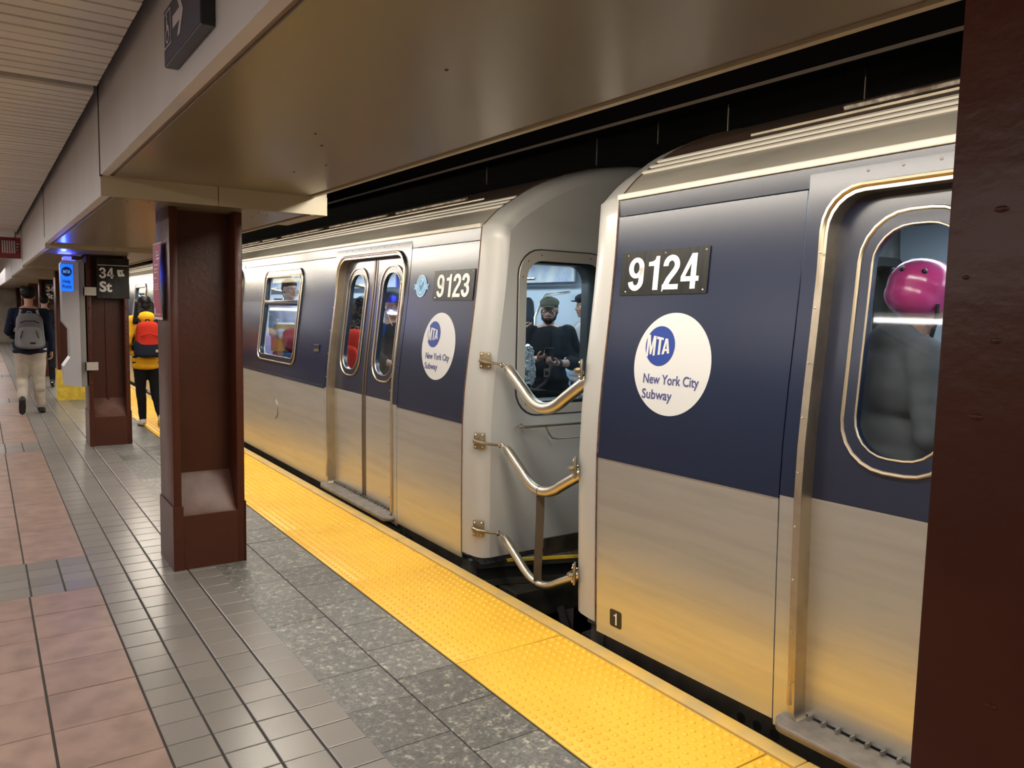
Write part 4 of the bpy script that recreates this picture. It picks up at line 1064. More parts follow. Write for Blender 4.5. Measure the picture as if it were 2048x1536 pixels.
def hand(bl, wrist, d, palm, thumb_side, curl=0.5, k=1.0, spread=0.0):
    """five fingers; d along the forearm, palm the direction the palm faces, thumb_side towards the thumb"""
    d = V(d).normalized(); pn = (V(palm)-d*V(palm).dot(d)).normalized(); ts = V(thumb_side); ts = (ts-d*ts.dot(d)-pn*ts.dot(pn)).normalized()
    w0 = V(wrist); c = w0 + d*0.045*k
    for i, u in enumerate((-0.027, -0.009, 0.009, 0.027)):
        bl.cap(w0 + d*0.008*k + ts*u*0.6*k, w0 + d*0.085*k + ts*u*k, 0.013*k, 0.0105*k)
    for u, L_ in ((0.029, 0.072), (0.010, 0.080), (-0.009, 0.075), (-0.027, 0.060)):
        p = w0 + d*0.088*k + ts*u*k; a = curl*0.8; r = 0.0085*k
        seg = (0.45, 0.32, 0.23)
        for j, f in enumerate(seg):
            dd = d*math.cos(a) + pn*math.sin(a) + ts*(u*spread)
            q = p + dd*L_*f*k; bl.cap(p, q, r, r*0.92); p = q; r *= 0.92; a += curl*0.9
    p = w0 + d*0.022*k + ts*0.026*k; a = 0.75
    for L_, r in ((0.042, 0.0125), (0.032, 0.0105), (0.024, 0.009)):
        dd = d*math.cos(a*0.9) + ts*math.sin(a) + pn*curl*0.5
        q = p + dd.normalized()*L_*k; bl.cap(p, q, r*k, r*0.9*k); p = q; a -= 0.35

def head(bl, c, f, k=1.0, up=(0, 0, 1)):
    """c = centre of the head, f = facing direction"""
    f = V(f).normalized(); u = V(up); u = (u-f*u.dot(f)).normalized(); s_ = f.cross(u)
    R_ = Matrix((s_, f, u)).transposed(); P = lambda x, y, z: V(c) + R_ @ V((x*k, y*k, z*k))
    bl.ell(P(0, -0.012, 0.035), (0.075*k, 0.096*k, 0.083*k), R_)
    bl.ell(P(0, 0.018, -0.030), (0.060*k, 0.074*k, 0.078*k), R_)
    bl.ell(P(0, 0.052, -0.090), (0.027*k, 0.028*k, 0.020*k), R_)
    for q in (-1, 1):
        bl.ell(P(q*0.040, 0.058, -0.022), (0.021*k, 0.022*k, 0.024*k), R_)      # cheek
        bl.ell(P(q*0.076, -0.008, -0.005), (0.010*k, 0.019*k, 0.031*k), R_)     # ear
        bl.cap(P(q*0.012, 0.083, 0.024), P(q*0.045, 0.066, 0.024), 0.009*k, 0.007*k)  # brow
        bl.ell(P(q*0.011, 0.088, -0.033), (0.009*k, 0.010*k, 0.008*k), R_)
    bl.cap(P(0, 0.082, 0.015), P(0, 0.104, -0.028), 0.007*k, 0.0105*k)          # nose
    bl.cap(P(-0.018, 0.076, -0.058), P(0.018, 0.076, -0.058), 0.008*k, 0.008*k)  # lips
    return P, R_

HAIRB = mat('black_hair', (0.008, 0.006, 0.006), 0.5, var=0.3, vscale=40, spec=0.15)
SKIN_T = mat('skin_tan', (0.42, 0.22, 0.14), 0.5); SKIN_L = mat('skin_light', (0.55, 0.33, 0.25), 0.5); SKIN_B = mat('skin_brown', (0.30, 0.15, 0.09), 0.5)
EYEW = mat('eye_white', (0.7, 0.7, 0.68), 0.2); EYED = mat('eye_dark', (0.02, 0.012, 0.01), 0.2); LIP = mat('lip', (0.38, 0.15, 0.13), 0.5)

def person(label, base, heading, h, J, skin, top, bottom, shoes, hair='short', hands=(0.5, 0.5), sleeve='long', vox=0.011, hood=False, jacket=0.0,
           face=None, palms=None, thumbs=None, build=1.0, topname='shirt', botname='trousers', hem=0.86, hair_mat=None, cuff=True):
    """J overrides joints, local (right, forward, up) for a 1.75 m figure"""
    D = dict(ar=(.09, .0, .085), al=(-.09, .0, .085), tr=(.10, .155, .035), tl=(-.10, .155, .035), kr=(.095, .015, .49), kl=(-.095, .015, .49),
             hr=(.088, 0, .91), hl=(-.088, 0, .91), pel=(0, 0, .97), waist=(0, .005, 1.11), chest=(0, .0, 1.30), neck=(0, -.015, 1.475), head=(0, .012, 1.635),
             sr=(.175, -.01, 1.42), sl=(-.175, -.01, 1.42), er=(.225, -.03, 1.13), el=(-.225, -.03, 1.13), wr=(.225, .06, .89), wl=(-.225, .06, .89))
    D.update(J); k = h/1.75; B_ = build
    D = {a: V(b)*k for a, b in D.items()}
    hd = V((math.cos(heading), math.sin(heading), 0))
    rt = V((hd.y, -hd.x, 0))
    M3 = Matrix((rt, hd, V((0, 0, 1)))).transposed().to_4x4()
    root = empty('person', base, label=label, category='person')
    E3 = lambda a: Matrix.Identity(3)
    f = V(face) if face else V((0, 1, 0))
    # ---- body
    bl = Blob()
    P, RH = head(bl, D['head'], f, k*0.98)
    bl.chain([D['head']+V((0, -.02, -.05))*k, D['neck'], D['neck']+V((0, 0, -.06))*k], [.052*k, .054*k, .075*k])
    bl.ell((D['chest']+D['neck'])/2*0.5+D['chest']*0.5, (.155*k*B_, .095*k*B_, .17*k)); bl.ell(D['waist'], (.125*k*B_, .092*k*B_, .16*k)); bl.ell(D['pel'], (.150*k*B_, .105*k*B_, .115*k))
    bl.cap(D['sr'], D['sl'], .052*k, .052*k)
    for q in 'rl':
        bl.chain([D['s'+q], D['e'+q], D['w'+q]], [.052*k*B_, .040*k*B_, .027*k])
        mid = D['e'+q].lerp(D['w'+q], 0.3); bl.cap(D['e'+q], mid, .038*k*B_, .041*k*B_)
        bl.chain([D['h'+q], D['k'+q], D['a'+q]], [.085*k*B_, .056*k, .038*k])
        calf = D['k'+q].lerp(D['a'+q], 0.33)+V((0, -.015, 0))*k; bl.cap(D['k'+q], calf, .05*k, .055*k)
        bl.cap(D['a'+q], D['t'+q], .036*k, .028*k)
        d = (D['w'+q]-D['e'+q]).normalized(); sg = 1 if q == 'r' else -1
        pm = (palms or {}).get(q, V((-sg, 0, 0))); tb = (thumbs or {}).get(q, V((0, 1, 0)))
        hand(bl, D['w'+q], d, pm, tb, hands[0 if q == 'r' else 1], k*0.95)
    link('body', bl.fuse('body', min(vox*0.62, 0.0075), 2, M3), skin, root)
    # eyes and lips
    for q in (-1, 1):
        e = MB(); e.ell(P(q*0.031, 0.070, 0.004), (0.0125*k, 0.0115*k, 0.0085*k), RH, 10, 8); me = e.mesh('eye'); me.transform(M3); eo = link('eye', me, EYEW, root, True)
        e = MB(); e.ell(P(q*0.031, 0.0795, 0.004), (0.0055*k, 0.003*k, 0.0055*k), RH, 8, 6); me = e.mesh('iris'); me.transform(M3); link('iris', me, EYED, eo, True)
    e = MB(); e.ell(P(0, 0.0835, -0.058), (0.022*k, 0.005*k, 0.007*k), RH, 10, 6); me = e.mesh('lips'); me.transform(M3); link('lips', me, LIP, root, True)
    # ---- top
    t = Blob(); j = 0.012+jacket
    t.ell((D['chest']*0.8+D['neck']*0.2), ((.160+j)*k*B_, (.105+j)*k*B_, .165*k)); t.ell(D['chest'], ((.158+j)*k*B_, (.108+j)*k*B_, .17*k))
    t.ell(D['waist'], ((.135+j)*k*B_, (.102+j)*k*B_, .17*k)); t.ell(D['waist'].lerp(D['pel'], .5), ((.142+j)*k*B_, (.107+j)*k*B_, .15*k))
    hemv = D['pel']+V((0, 0, hem-0.97))*k
    for z_ in (0.0, 0.5, 1.0):
        c_ = D['pel'].lerp(hemv, z_)
        for e_ in (-.045, 0, .045): t.ell(c_+V((e_, 0, .02))*k, ((.132+j)*k*B_, (.124+j)*k*B_, .06*k))
    t.cap(D['sr'], D['sl'], (.058+j*.5)*k, (.058+j*.5)*k); t.cap(D['neck']+V((0, 0, -.055))*k, D['chest'], .078*k, .1*k)
    for q in 'rl':
        if sleeve == 'long': t.chain([D['s'+q], D['e'+q], D['e'+q].lerp(D['w'+q], .93)], [(.056+j*.6)*k, (.047+j*.6)*k, (.034+j*.6)*k])
        elif sleeve == 'half': t.chain([D['s'+q], D['e'+q], D['e'+q].lerp(D['w'+q], .35)], [(.062+j)*k*B_, (.054+j)*k*B_, (.052+j)*k])
        else: t.cap(D['s'+q], D['s'+q].lerp(D['e'+q], .72), (.062+j)*k*B_, (.062+j)*k*B_)
    if hood:
        t.ell(D['neck']+V((0, -.05, -.005))*k, (.135*k, .085*k, .085*k)); t.cap(D['neck']+V((-.09, .01, -.025))*k, D['neck']+V((.09, .01, -.025))*k, .055*k, .055*k)
    link(topname, t.fuse(topname, vox, 4, M3, 0.006*k, 8), top, root)
    # ---- trousers
    b = Blob()
    b.ell(D['pel'], (.158*k*B_, .114*k*B_, .12*k))
    for q in 'rl':
        b.chain([D['h'+q], D['k'+q], D['k'+q].lerp(D['a'+q], .93)], [.095*k*B_, .068*k*B_, .050*k*B_])
        b.cap(D['h'+q]+V((0, -.02, .0))*k, D['h'+q].lerp(D['k'+q], .35), .098*k*B_, .085*k*B_)
        calf = D['k'+q].lerp(D['a'+q], 0.33)+V((0, -.015, 0))*k; b.cap(D['k'+q], calf, .064*k*B_, .062*k*B_)
    link(botname, b.fuse(botname, vox, 4, M3, 0.006*k, 7), bottom, root)
    # ---- shoes
    for q in 'rl':
        a, tt = D['a'+q], D['t'+q]; dd = (tt-a).normalized(); n_ = V((1, 0, 0)).cross(dd); n_ = n_ if n_.z > 0 else -n_
        s_ = Blob(); s_.ell(a - n_*0.02*k - dd*0.01*k, (.042*k, .042*k, .045*k)); s_.cap(a-n_*0.035*k, tt, .042*k, .040*k); s_.cap(a+n_*0.0*k, a.lerp(tt, .5), .038*k, .036*k)
        so = link('shoe', s_.fuse('shoe', 0.009, 3, M3), shoes[0], root)
        mb = MB(); a0 = a - n_*0.066*k - dd*0.045*k; t0 = tt - n_*0.034*k + dd*0.036*k
        w_ = V((0.042*k, 0, 0)); hh = n_*0.018*k
        ring = []
        for i in range(16):
            an = 2*PI*i/16; cc = a0.lerp(t0, 0.5); half = (t0-a0)/2
            ring.append(cc + half*math.cos(an)*(1.0) + w_*math.sin(an)*(1.0+0.1*math.cos(an)))
        mb.add([p for p in ring]+[p+hh for p in ring], [tuple(range(15, -1, -1)), tuple(range(16, 32))]+[(i, (i+1) % 16, (i+1) % 16+16, i+16) for i in range(16)])
        me = mb.mesh('sole'); me.transform(M3); link('sole', me, shoes[1], so, 40)
    # ---- hair
    hm = hair_mat or HAIRB
    if hair in ('short', 'fade'):
        g = Blob(); g.ell(P(0, -0.018, 0.058), (0.081*k, 0.100*k, 0.074*k), RH); g.ell(P(0, -0.045, 0.015), (0.079*k, 0.075*k, 0.070*k), RH)
        if hair == 'fade': g = Blob(); g.ell(P(0, -0.010, 0.072), (0.098*k, 0.108*k, 0.066*k), RH); g.ell(P(0, -0.040, 0.035), (0.090*k, 0.080*k, 0.075*k), RH)
        link('hair', g.fuse('hair', 0.007, 2, M3, 0.003, 40), hm, root)
    if hair == 'long':
        g = Blob(); g.ell(P(0, -0.015, 0.045), (0.088*k, 0.105*k, 0.088*k), RH); g.ell(P(0, -0.045, -0.02), (0.092*k, 0.080*k, 0.11*k), RH)
        for x in (-0.07, -0.035, 0.0, 0.035, 0.07):
            g.chain([P(x, -0.05, 0.0), P(x*1.35, -0.085, -0.12), P(x*1.95+0.005, -0.100, -0.225)], [.052*k, .050*k, .034*k])
        link('hair', g.fuse('hair', 0.008, 2, M3, 0.004, 30), hm, root)
    return root, D, M3, P, RH

def blob_obj(name, fn, material, root=None, vox=0.01, M3=None, wr=0.0, par=None, **props):
    b = Blob(); fn(b)
    return link(name, b.fuse(name, vox, 3, M3, wr), material, par or root, **props)

def backpack(label, base, M3, k, main, lower, strap, z0, z1, w, dep, yb, pocket=True, group=None):
    """worn backpack: local frame of the wearer, yb = y of the back, z0..z1 its height"""
    r_ = empty('backpack', base, label=label, category='backpack')
    def sh(zb, zt, wd, dd, material, nm, par, y0=yb, taper=0.82):
        mb = MB(); n = 20; rows = 9; vs = []
        for j in range(rows+1):
            t = j/rows; z = zb+(zt-zb)*t
            wv = wd*(1-(1-taper)*t); dv = dd*(1-0.35*t)
            e = 1.0 if 0 < j < rows else 0.72
            for i in range(n):
                a = 2*PI*i/n; ca, sa = math.cos(a), math.sin(a)
                x = wv/2*e*math.copysign(abs(ca)**0.55, ca); y = y0 - dv/2 + dv/2*e*math.copysign(abs(sa)**0.6, sa)
                vs.append(V((x, y, z + (0.02*t if j == rows else 0)))*1.0)
        fs = [(j*n+i, j*n+(i+1) % n, (j+1)*n+(i+1) % n, (j+1)*n+i) for j in range(rows) for i in range(n)]
        fs += [tuple(range(n-1, -1, -1)), tuple(rows*n+i for i in range(n))]
        mb.add([v*k for v in vs], fs); me = mb.mesh(nm); me.transform(M3)
        o = link(nm, me, material, par, 70)
        sb = o.modifiers.new('sub', 'SUBSURF'); sb.levels = 1; sb.render_levels = 1
        return o
    bag = sh(z0, z1, w, dep, main, 'bag', r_)
    if pocket: sh(z0+0.02, z0+(z1-z0)*0.62, w*0.80, dep*0.45, lower, 'front_pocket', r_, yb-dep*0.80, 0.9)
    else: sh(z0-0.015, z0+(z1-z0)*0.50, w*1.08, dep*1.22, lower, 'lower_panel', r_, yb+0.006, 0.98)
    for q in (-1, 1):
        mb = MB(); mb.tube([V((q*w*0.30, yb-0.01, z1-0.03))*k, V((q*0.095, yb+0.02, z1+0.045))*k, V((q*0.115, yb+0.09, z1+0.055))*k, V((q*0.125, yb+0.20, z1-0.03))*k, V((q*0.13, yb+0.235, z1-0.16))*k,
                            V((q*0.150, yb+0.17, z1-0.30))*k, V((q*0.165, yb+0.02, z0+0.08))*k], 0.019*k, 8)
        me = mb.mesh('shoulder_strap'); me.transform(M3); link('shoulder_strap', me, strap, r_, True)
    mb = MB(); mb.tube([V((-0.03, yb-0.02, z1))*k, V((-0.02, yb-0.02, z1+0.035))*k, V((0.02, yb-0.02, z1+0.035))*k, V((0.03, yb-0.02, z1))*k], 0.008*k, 8)
    me = mb.mesh('grab_loop'); me.transform(M3); link('grab_loop', me, strap, r_, True)
    return r_, bag

cloth = lambda n, c, r=0.9: mat(n, c, r, var=0.14, vscale=9, spec=0.2)
NAVYC = cloth('navy_cloth', (0.008, 0.012, 0.028)); GRYC = cloth('grey_cloth', (0.16, 0.16, 0.17)); KHAKI = cloth('pale_trousers', (0.42, 0.37, 0.30)); BLKC = cloth('black_cloth', (0.008, 0.008, 0.010))
YELC = cloth('yellow_jacket', (0.80, 0.42, 0.02)); REDC = cloth('red_cloth', (0.50, 0.03, 0.015)); DKN = cloth('dark_navy_cloth', (0.010, 0.013, 0.022)); WHS = mat('white_shoe', (0.6, 0.57, 0.5), 0.6)
TEE = cloth('black_tee', (0.012, 0.014, 0.018)); GUM = mat('gum_sole', (0.35, 0.24, 0.10), 0.6); BLKS = mat('black_shoe', (0.012, 0.013, 0.015), 0.5)

H90 = PI/2
# man walking away with the grey backpack
rt_, D, M3, P, RH = person('man walking away in navy top, pale trousers and grey backpack', (0.575, 12.95, 0.0), H90-0.03, 1.79,
    dict(kl=(-.10, .06, .475), al=(-.115, -.19, .225), tl=(-.12, -.17, .055), kr=(.09, .03, .49), ar=(.105, .06, .085), tr=(.13, .20, .035),
         sr=(.185, -.01, 1.41), sl=(-.185, -.01, 1.41), er=(.235, -.05, 1.13), wr=(.255, .02, .88), el=(-.25, -.03, 1.15), wl=(-.19, .19, 1.06), head=(0, .02, 1.63)),
    SKIN_T, NAVYC, KHAKI, (BLKS, BLKS), 'fade', (0.6, 0.6), 'long', 0.013, build=1.18, topname='sweatshirt')
rg, bag = backpack('grey backpack with pale straps worn by the man in the navy top', (0.575, 12.95, 0.0), M3, 1.0, GRYC, cloth('grey_cloth_light', (0.20, 0.20, 0.205)), cloth('pale_strap', (0.28, 0.28, 0.24)), 0.93, 1.42, 0.38, 0.20, -0.115)
for x, z, dx in ((-0.085, 1.14, 0.03), (0.07, 1.14, -0.03)):
    mb = MB(); mb.tube([(x, -0.352, z+0.05), (x-dx, -0.356, z-0.05)], 0.005, 6); me = mb.mesh('zip'); me.transform(M3); link('zip', me, BLKC, rg)
mb = MB(); mb.tube([(-0.11, -0.29, 1.30), (-0.06, -0.315, 1.325), (0.06, -0.315, 1.325), (0.11, -0.29, 1.30)], 0.006, 6); me = mb.mesh('zip'); me.transform(M3); link('zip', me, BLKC, rg)
mb = MB().box(0.0, 0.06, -0.366, -0.352, 1.015, 1.035); me = mb.mesh('patch'); me.transform(M3); link('patch', me, BLKC, rg)
# woman in yellow
rt_, D, M3, P, RH = person('woman walking away in a yellow hooded jacket and black leggings', (1.775, 11.05, 0.0), H90, 1.70,
    dict(kr=(.10, -.0, .47), ar=(.135, -.18, .14), tr=(.14, -.10, .035), kl=(-.07, .04, .49), al=(-.055, .03, .085), tl=(-.07, .18, .035),
         er=(.24, -.02, 1.13), wr=(.19, .16, 1.02), el=(-.24, -.02, 1.13), wl=(-.19, .16, 1.02), head=(-.01, .02, 1.625)),
    SKIN_T, YELC, BLKC, (WHS, GUM), 'long', (0.6, 0.6), 'long', 0.013, hood=True, jacket=0.012, topname='hooded_jacket', botname='leggings', hem=0.80, build=0.97)
rg, bag = backpack('red and dark navy backpack worn over the yellow jacket', (1.775, 11.05, 0.0), M3, 1.0, REDC, DKN, DKN, 0.93, 1.36, 0.33, 0.17, -0.115, pocket=False)
mb = MB().box(0.06, 0.125, -0.312, -0.300, 0.985, 1.02, 0.003); me = mb.mesh('label_patch'); me.transform(M3); link('label_patch', me, cloth('beige_patch', (0.45, 0.38, 0.28)), rg)
mb = MB(); mb.tube([(-0.10, -0.255, 1.19), (0.0, -0.285, 1.225), (0.10, -0.255, 1.19)], 0.008, 6); me = mb.mesh('fold_seam'); me.transform(M3); link('fold_seam', me, REDC, rg)
# dark figure ahead of the walking man
person('person in dark clothes partly hidden behind the man with the grey backpack', (1.00, 17.0, 0.0), H90-0.1, 1.72,
    dict(kr=(.10, -.03, .48), ar=(.10, -.15, .13), tr=(.10, -.02, .04)), SKIN_L, DKN, BLKC, (BLKS, WHS), 'short', vox=0.016)

# ---- passengers inside the farther car (floor 0.055)
FL = 0.055
# bearded man with flat cap
bx, by = 4.13, 5.50
def dirto(x, y, tx, ty): return math.atan2(ty-y, tx-x)
hdg = dirto(bx, by, 1.2, 0.9)
rt_, D, M3, P, RH = person('bearded man in flat cap, glasses and black T-shirt with a phone, behind the end window', (bx, by, FL), hdg, 1.68,
    dict(er=(.26, .02, 1.15), wr=(.10, .24, 1.20), el=(-.27, .02, 1.15), wl=(-.06, .25, 1.16), head=(.0, .035, 1.625)), SKIN_L, TEE, BLKC, (BLKS, BLKS), 'short', (0.8, 0.8), 'half', 0.010,
    face=(0.22, 1, -0.10), palms={'r': V((-.2, -.2, 1)), 'l': V((.2, -.2, 1))}, thumbs={'r': V((-.3, 1, .4)), 'l': V((.3, 1, .4))}, build=1.14, topname='t_shirt')
k_ = 1.68/1.75*0.98
CAPM = cloth('olive_cap', (0.12, 0.115, 0.085))
def capf(b):
    b.ell(P(0, -0.010, 0.072), (0.092*k_, 0.112*k_, 0.056*k_), RH); b.ell(P(0, 0.03, 0.062), (0.084*k_, 0.085*k_, 0.036*k_), RH)
cap_ = blob_obj('cap', capf, CAPM, rt_, 0.007, M3)
mb = MB(); mb.ell(P(0, 0.108, 0.046), (0.066*k_, 0.048*k_, 0.010*k_), RH); me = mb.mesh('cap_peak'); me.transform(M3); link('cap_peak', me, CAPM, cap_, True)
def beard(b):
    b.ell(P(0, 0.045, -0.088), (0.044*k_, 0.042*k_, 0.034*k_), RH)
    for q in (-1, 1): b.chain([P(q*0.022, 0.070, -0.085), P(q*0.052, 0.035, -0.070), P(q*0.066, 0.006, -0.03)], [.019*k_, .018*k_, .012*k_])
    b.cap(P(-0.022, 0.082, -0.044), P(0.022, 0.082, -0.044), 0.0075*k_, 0.0075*k_)
blob_obj('beard', beard, HAIRB, rt_, 0.006, M3, 0.002)
mb = MB()
for q in (-1, 1):
    ring = [P(q*0.032+0.024*math.cos(a), 0.096, 0.006+0.018*math.sin(a)) for a in [2*PI*i/16 for i in range(17)]]
    mb.tube(ring, 0.0026, 6); mb.tube([P(q*0.056, 0.095, 0.010), P(q*0.078, 0.02, 0.010)], 0.0024, 6)
mb.tube([P(-0.009, 0.098, 0.01), P(0.009, 0.098, 0.01)], 0.0022, 6)
me = mb.mesh('glasses'); me.transform(M3); link('glasses', me, BLACK, rt_)
def w2(p): return M3 @ V(p)
ph_c = w2((D['wr']+D['wl'])/2 + V((0.0, 0.075, 0.055))) + V((bx, by, FL))
ph = empty('phone', ph_c, label='dark phone held by the bearded man in the cap', category='phone'); ph.rotation_euler = (math.radians(-35), 0, hdg-H90)
ob('phone_body', MB().box(-0.037, 0.037, -0.005, 0.005, -0.075, 0.075, 0.004), BLACK, ph)
ob('phone_screen', MB().box(-0.034, 0.034, -0.0065, -0.005, -0.07, 0.07), mat('phone_screen', (0.02, 0.02, 0.03), 0.15), ph)
mb = MB(); a_ = D['el'].lerp(D['wl'], 0.90); d_ = (D['wl']-D['el']).normalized()
mb.tube([a_-d_*0.013, a_+d_*0.013], 0.036, 14); me = mb.mesh('watch'); me.transform(M3); wt = link('watch', me, BLACK, rt_, True)
bg = empty('shoulder_bag', (bx, by, FL), label='dark shoulder bag with a metal buckle on the bearded man in the cap', category='bag')
mb = MB(); mb.tube([V((-.02, .150, 1.09)), V((.0, .165, 1.02)), V((.03, .165, .94)), V((.12, .15, 0.86))], 0.016, 8); me = mb.mesh('bag_strap'); me.transform(M3); link('bag_strap', me, cloth('strap_grey', (0.06, 0.055, 0.055)), bg, True)
mb = MB(); mb.box(-.005, .045, .165, .180, 1.04, 1.065).box(-.005, .045, .165, .180, .99, 1.005).box(-.005, .005, .165, .18, .99, 1.065).box(.035, .045, .165, .18, .99, 1.065); me = mb.mesh('buckle'); me.transform(M3); link('buckle', me, CHROME, bg)
mb = MB().box(.02, .28, .12, .24, .68, .88, 0.03); me = mb.mesh('bag_body'); me.transform(M3); link('bag_body', me, BLKC, bg, True)

# passenger with raised hand left of him
rt2, D2, M2_, P2, _ = person('passenger in dark sleeves with a hand raised beside the bearded man', (3.15, 5.22, FL), 0.0, 1.66,
    dict(er=(.26, .20, 1.18), wr=(.14, .42, 1.46), el=(-.24, .02, 1.14), wl=(-.17, .18, 1.0)), SKIN_T, BLKC, BLKC, (BLKS, BLKS), 'short', (0.8, 0.6), 'half', 0.013,
    palms={'r': V((0, 1, 0))}, thumbs={'r': V((1, 0, 0.3))})
# silver bag low at the left of the end window
sb_ = Blob(); sb_.ell((0, 0, 0.16), (0.13, 0.10, 0.17)); sb_.ell((0.02, 0.0, 0.30), (0.08, 0.07, 0.10))
sbo = link('silver_bag', sb_.fuse('silver_bag', 0.012, 1, None, 0.02, 26), mat('silver_foil', (0.75, 0.77, 0.80), 0.22, 1.0), label='crumpled silver foil bag low in the left corner of the end window', category='bag')
sbo.location = (3.385, 4.78, 1.02); sbo.scale = (0.62, 0.62, 0.85)
shelf = ob('luggage_box', MB().box(-0.12, 0.12, -0.12, 0.12, 0.0, 0.965, 0.01), BLKC, label='dark upright case inside the car under the silver foil bag', category='case')
shelf.location = (3.385, 4.78, FL)
# passenger with a dark cap behind, right of the bearded man
r3, D3, M3_, P3, RH3 = person('passenger in dark cap and pale top behind the bearded man, right in the end window', (5.12, 6.2, FL), dirto(4.9, 6.2, 3.2, 6.6), 1.72,
    dict(er=(.24, .05, 1.16), wr=(.12, .22, 1.30)), SKIN_T, cloth('pale_top', (0.35, 0.33, 0.33)), BLKC, (BLKS, BLKS), 'short', vox=0.014)
mb = MB(); mb.ell(P3(0, -0.005, 0.085), (0.095, 0.11, 0.06), RH3); mb.ell(P3(0, 0.105, 0.06), (0.06, 0.05, 0.008), RH3); me = mb.mesh('cap'); me.transform(M3_); link('cap', me, BLKC, r3, True)

# man in the doorway window: dark cap, earphones, black T-shirt, profile to the right
r4, D4, M4, P4, RH4 = person('man in dark cap and black T-shirt with white earphones behind the door glass', (3.03, 6.36, FL), math.radians(-75), 1.68,
    dict(er=(.24, .05, 1.16), wr=(.15, .25, 1.10), el=(-.24, .0, 1.14), wl=(-.2, .2, 1.1)), SKIN_T, TEE, BLKC, (BLKS, BLKS), 'short', (0.6, 0.6), 'half', 0.012, build=1.1, topname='t_shirt')
mb = MB(); mb.ell(P4(0, -0.012, 0.075), (0.088, 0.108, 0.068), RH4); mb.ell(P4(0, 0.115, 0.045), (0.062, 0.05, 0.008), RH4); me = mb.mesh('cap'); me.transform(M4); link('cap', me, cloth('dark_cap', (0.03, 0.035, 0.04)), r4, True)
mb = MB()
for q in (-1, 1): mb.tube([P4(q*0.086, 0.004, -0.012), P4(q*0.088, 0.012, -0.05), P4(q*0.05, 0.07, -0.20), P4(q*0.01, 0.11, -0.34)], 0.003, 6); mb.ell(P4(q*0.086, 0.004, -0.01), (0.007, 0.007, 0.009))
me = mb.mesh('earphones'); me.transform(M4); link('earphones', me, WHITE, r4)
# curly haired passenger with the red backpack
r5, D5, M5, P5, _ = person('dark haired passenger wearing a red backpack behind the far door glass', (3.22, 7.42, FL), math.radians(35), 1.66,
    dict(), SKIN_L, cloth('white_sleeve', (0.55, 0.56, 0.6)), BLKC, (BLKS, BLKS), 'long', vox=0.013)
rg, bag = backpack('red backpack with a pale star, behind the far door glass', (3.22, 7.42, FL), M5, 0.96, REDC, REDC, cloth('grey_strap', (0.1, 0.1, 0.1)), 0.92, 1.38, 0.32, 0.20, -0.11)
mb = MB(); star = [(0.030*(1 if i % 2 == 0 else .42)*math.cos(PI/2+PI*i/5), 1.22+0.030*(1 if i % 2 == 0 else .42)*math.sin(PI/2+PI*i/5)) for i in range(10)]
mb.prism(star, -0.330, -0.315, lambda a, b, c: (a, c, b)); me = mb.mesh('star_patch'); me.transform(M5); link('star_patch', me, mat('pale_gold', (0.5, 0.42, 0.25), 0.5), rg)
# man in the window with bags on his lap
r6, D6, M6, P6, _ = person('passenger in a white T-shirt with a paper bag on his lap, side window', (2.93, 8.16, FL), math.radians(-78), 1.76,
    dict(pel=(0, 0, .62), hr=(.09, 0, .58), hl=(-.09, 0, .58), kr=(.12, .42, .56), kl=(-.12, .42, .56), ar=(.12, .44, .09), al=(-.12, .44, .09), tr=(.12, .58, .035), tl=(-.12, .58, .035),
         waist=(0, 0, .80), chest=(0, .02, .99), neck=(0, .01, 1.165), head=(.02, .04, 1.33), sr=(.18, .01, 1.12), sl=(-.18, .01, 1.12), er=(.25, .10, .85), wr=(.12, .32, .78), el=(-.25, .10, .85), wl=(-.10, .32, .78)),
    SKIN_L, cloth('white_tee', (0.34, 0.36, 0.46)), cloth('blue_jeans', (0.06, 0.12, 0.28)), (BLKS, WHS), 'short', (0.6, 0.6), 'half', 0.012, hem=0.92, topname='t_shirt')
r6.location = (2.95, 8.88, FL+0.40)
mb = MB(); mb.tube([V((-.14, -.09, 1.16)), V((-.12, .10, 1.13)), V((-.05, .165, .98)), V((.10, .165, .80)), V((.17, .08, .70))], 0.022, 8); me = mb.mesh('chest_strap'); me.transform(M6); link('chest_strap', me, cloth('slate_strap', (0.07, 0.08, 0.12)), r6, True)
ob('perch_seat', MB().box(-0.22, 0.22, -0.25, 0.18, 0.0, 0.85, 0.03), BLKC, label='dark bulky luggage under the seated passenger in the white T-shirt', category='luggage').location = (2.95, 8.98, FL)
pb = empty('paper_bag', (2.84, 8.74, 1.10), label='brown paper bag held on the lap of the passenger in the side window', category='bag')
PAPER = mat('kraft_paper', (0.42, 0.26, 0.11), 0.7, var=0.3, vscale=8)
ob('bag_body', MB().prism([(-0.13, -0.08), (0.13, -0.08), (0.13, 0.08), (-0.13, 0.08)], 0, 0.30), PAPER, pb)
ob('white_top', MB().box(-0.10, 0.10, -0.05, 0.05, 0.29, 0.32, 0.01), WHITE, pb)
mbg = blob_obj('maroon_bag', lambda b: (b.ell((0, 0, .13), (.13, .10, .14)), b.cap((-.06, 0, .2), (.06, 0, .2), .06)), cloth('maroon_cloth', (0.22, 0.03, 0.045)), None, 0.014, None, 0.01,
               label='maroon bag beside the paper bag in the side window', category='bag')
mbg.location = (2.85, 8.46, 1.10)
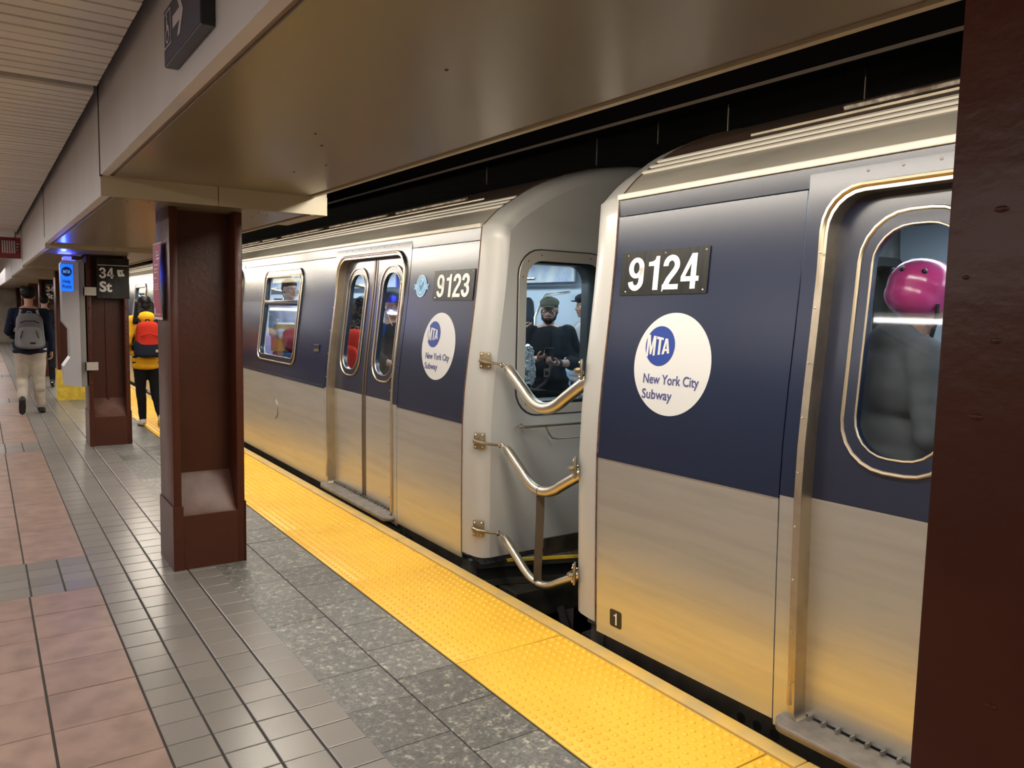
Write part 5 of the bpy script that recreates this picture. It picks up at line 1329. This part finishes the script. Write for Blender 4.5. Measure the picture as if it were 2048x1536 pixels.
ob('bag_stand', MB().box(-0.14, 0.14, -0.26, 0.22, 0.0, 1.04, 0.02), cloth('dark_blue_case', (0.02, 0.05, 0.12)), label='tall dark blue case holding the bags inside the side window', category='case').location = (2.86, 8.60, FL)

# ---- passenger with the pink helmet in the nearer car
hx, hy = 2.85, 1.58
r7, D7, M7, P7, RH7 = person('person in a grey hooded sweatshirt with a pink helmet behind the near door glass', (hx, hy, FL+0.02), math.radians(-35), 1.72,
    dict(el=(-.25, -.02, 1.15), wl=(-.20, .18, 1.08), er=(.25, .0, 1.15), wr=(.18, .2, 1.05), head=(.0, .05, 1.615), neck=(0, .01, 1.47)), SKIN_B, cloth('grey_hoodie', (0.085, 0.085, 0.095)), BLKC, (BLKS, WHS), 'short', (0.6, 0.6), 'long', 0.010,
    hood=True, jacket=0.022, face=(0, 1, -0.25), build=1.12, topname='hooded_sweatshirt')
HELM = mat('pink_helmet', (0.62, 0.045, 0.22), 0.25, coat=0.5)
hl = Blob(); hl.ell(P7(0, -0.010, 0.062), (0.108, 0.132, 0.105), RH7); hl.ell(P7(0, -0.030, 0.015), (0.103, 0.112, 0.080), RH7)
helm = empty('helmet', (hx, hy, FL+0.02), label='glossy pink helmet with black vent holes, behind the near door glass', category='helmet')
link('shell', hl.fuse('shell', 0.007, 5, M7), HELM, helm)
mb = MB()
for (ax, az) in ((-2.0, 0.35), (-2.7, 0.2), (-1.2, 0.35), (-2.2, 1.0), (2.9, 0.3), (-0.5, 0.4), (2.2, 0.5), (0.9, 1.0)):
    d_ = V((math.cos(ax)*math.cos(az), math.sin(ax)*math.cos(az), math.sin(az)))
    c_ = P7(d_.x*0.108, -0.010+d_.y*0.132, 0.062+d_.z*0.105); mb.ell(c_, (0.011, 0.011, 0.011), None, 10, 8)
me = mb.mesh('vent_holes'); me.transform(M7); link('vent_holes', me, BLACK, helm, True)
mb = MB()
for q in (-1, 1): mb.tube([P7(q*0.098, 0.01, 0.0), P7(q*0.085, 0.03, -0.07), P7(q*0.03, 0.06, -0.13)], 0.008, 6)
me = mb.mesh('chin_strap'); me.transform(M7); link('chin_strap', me, BLACK, helm, True)
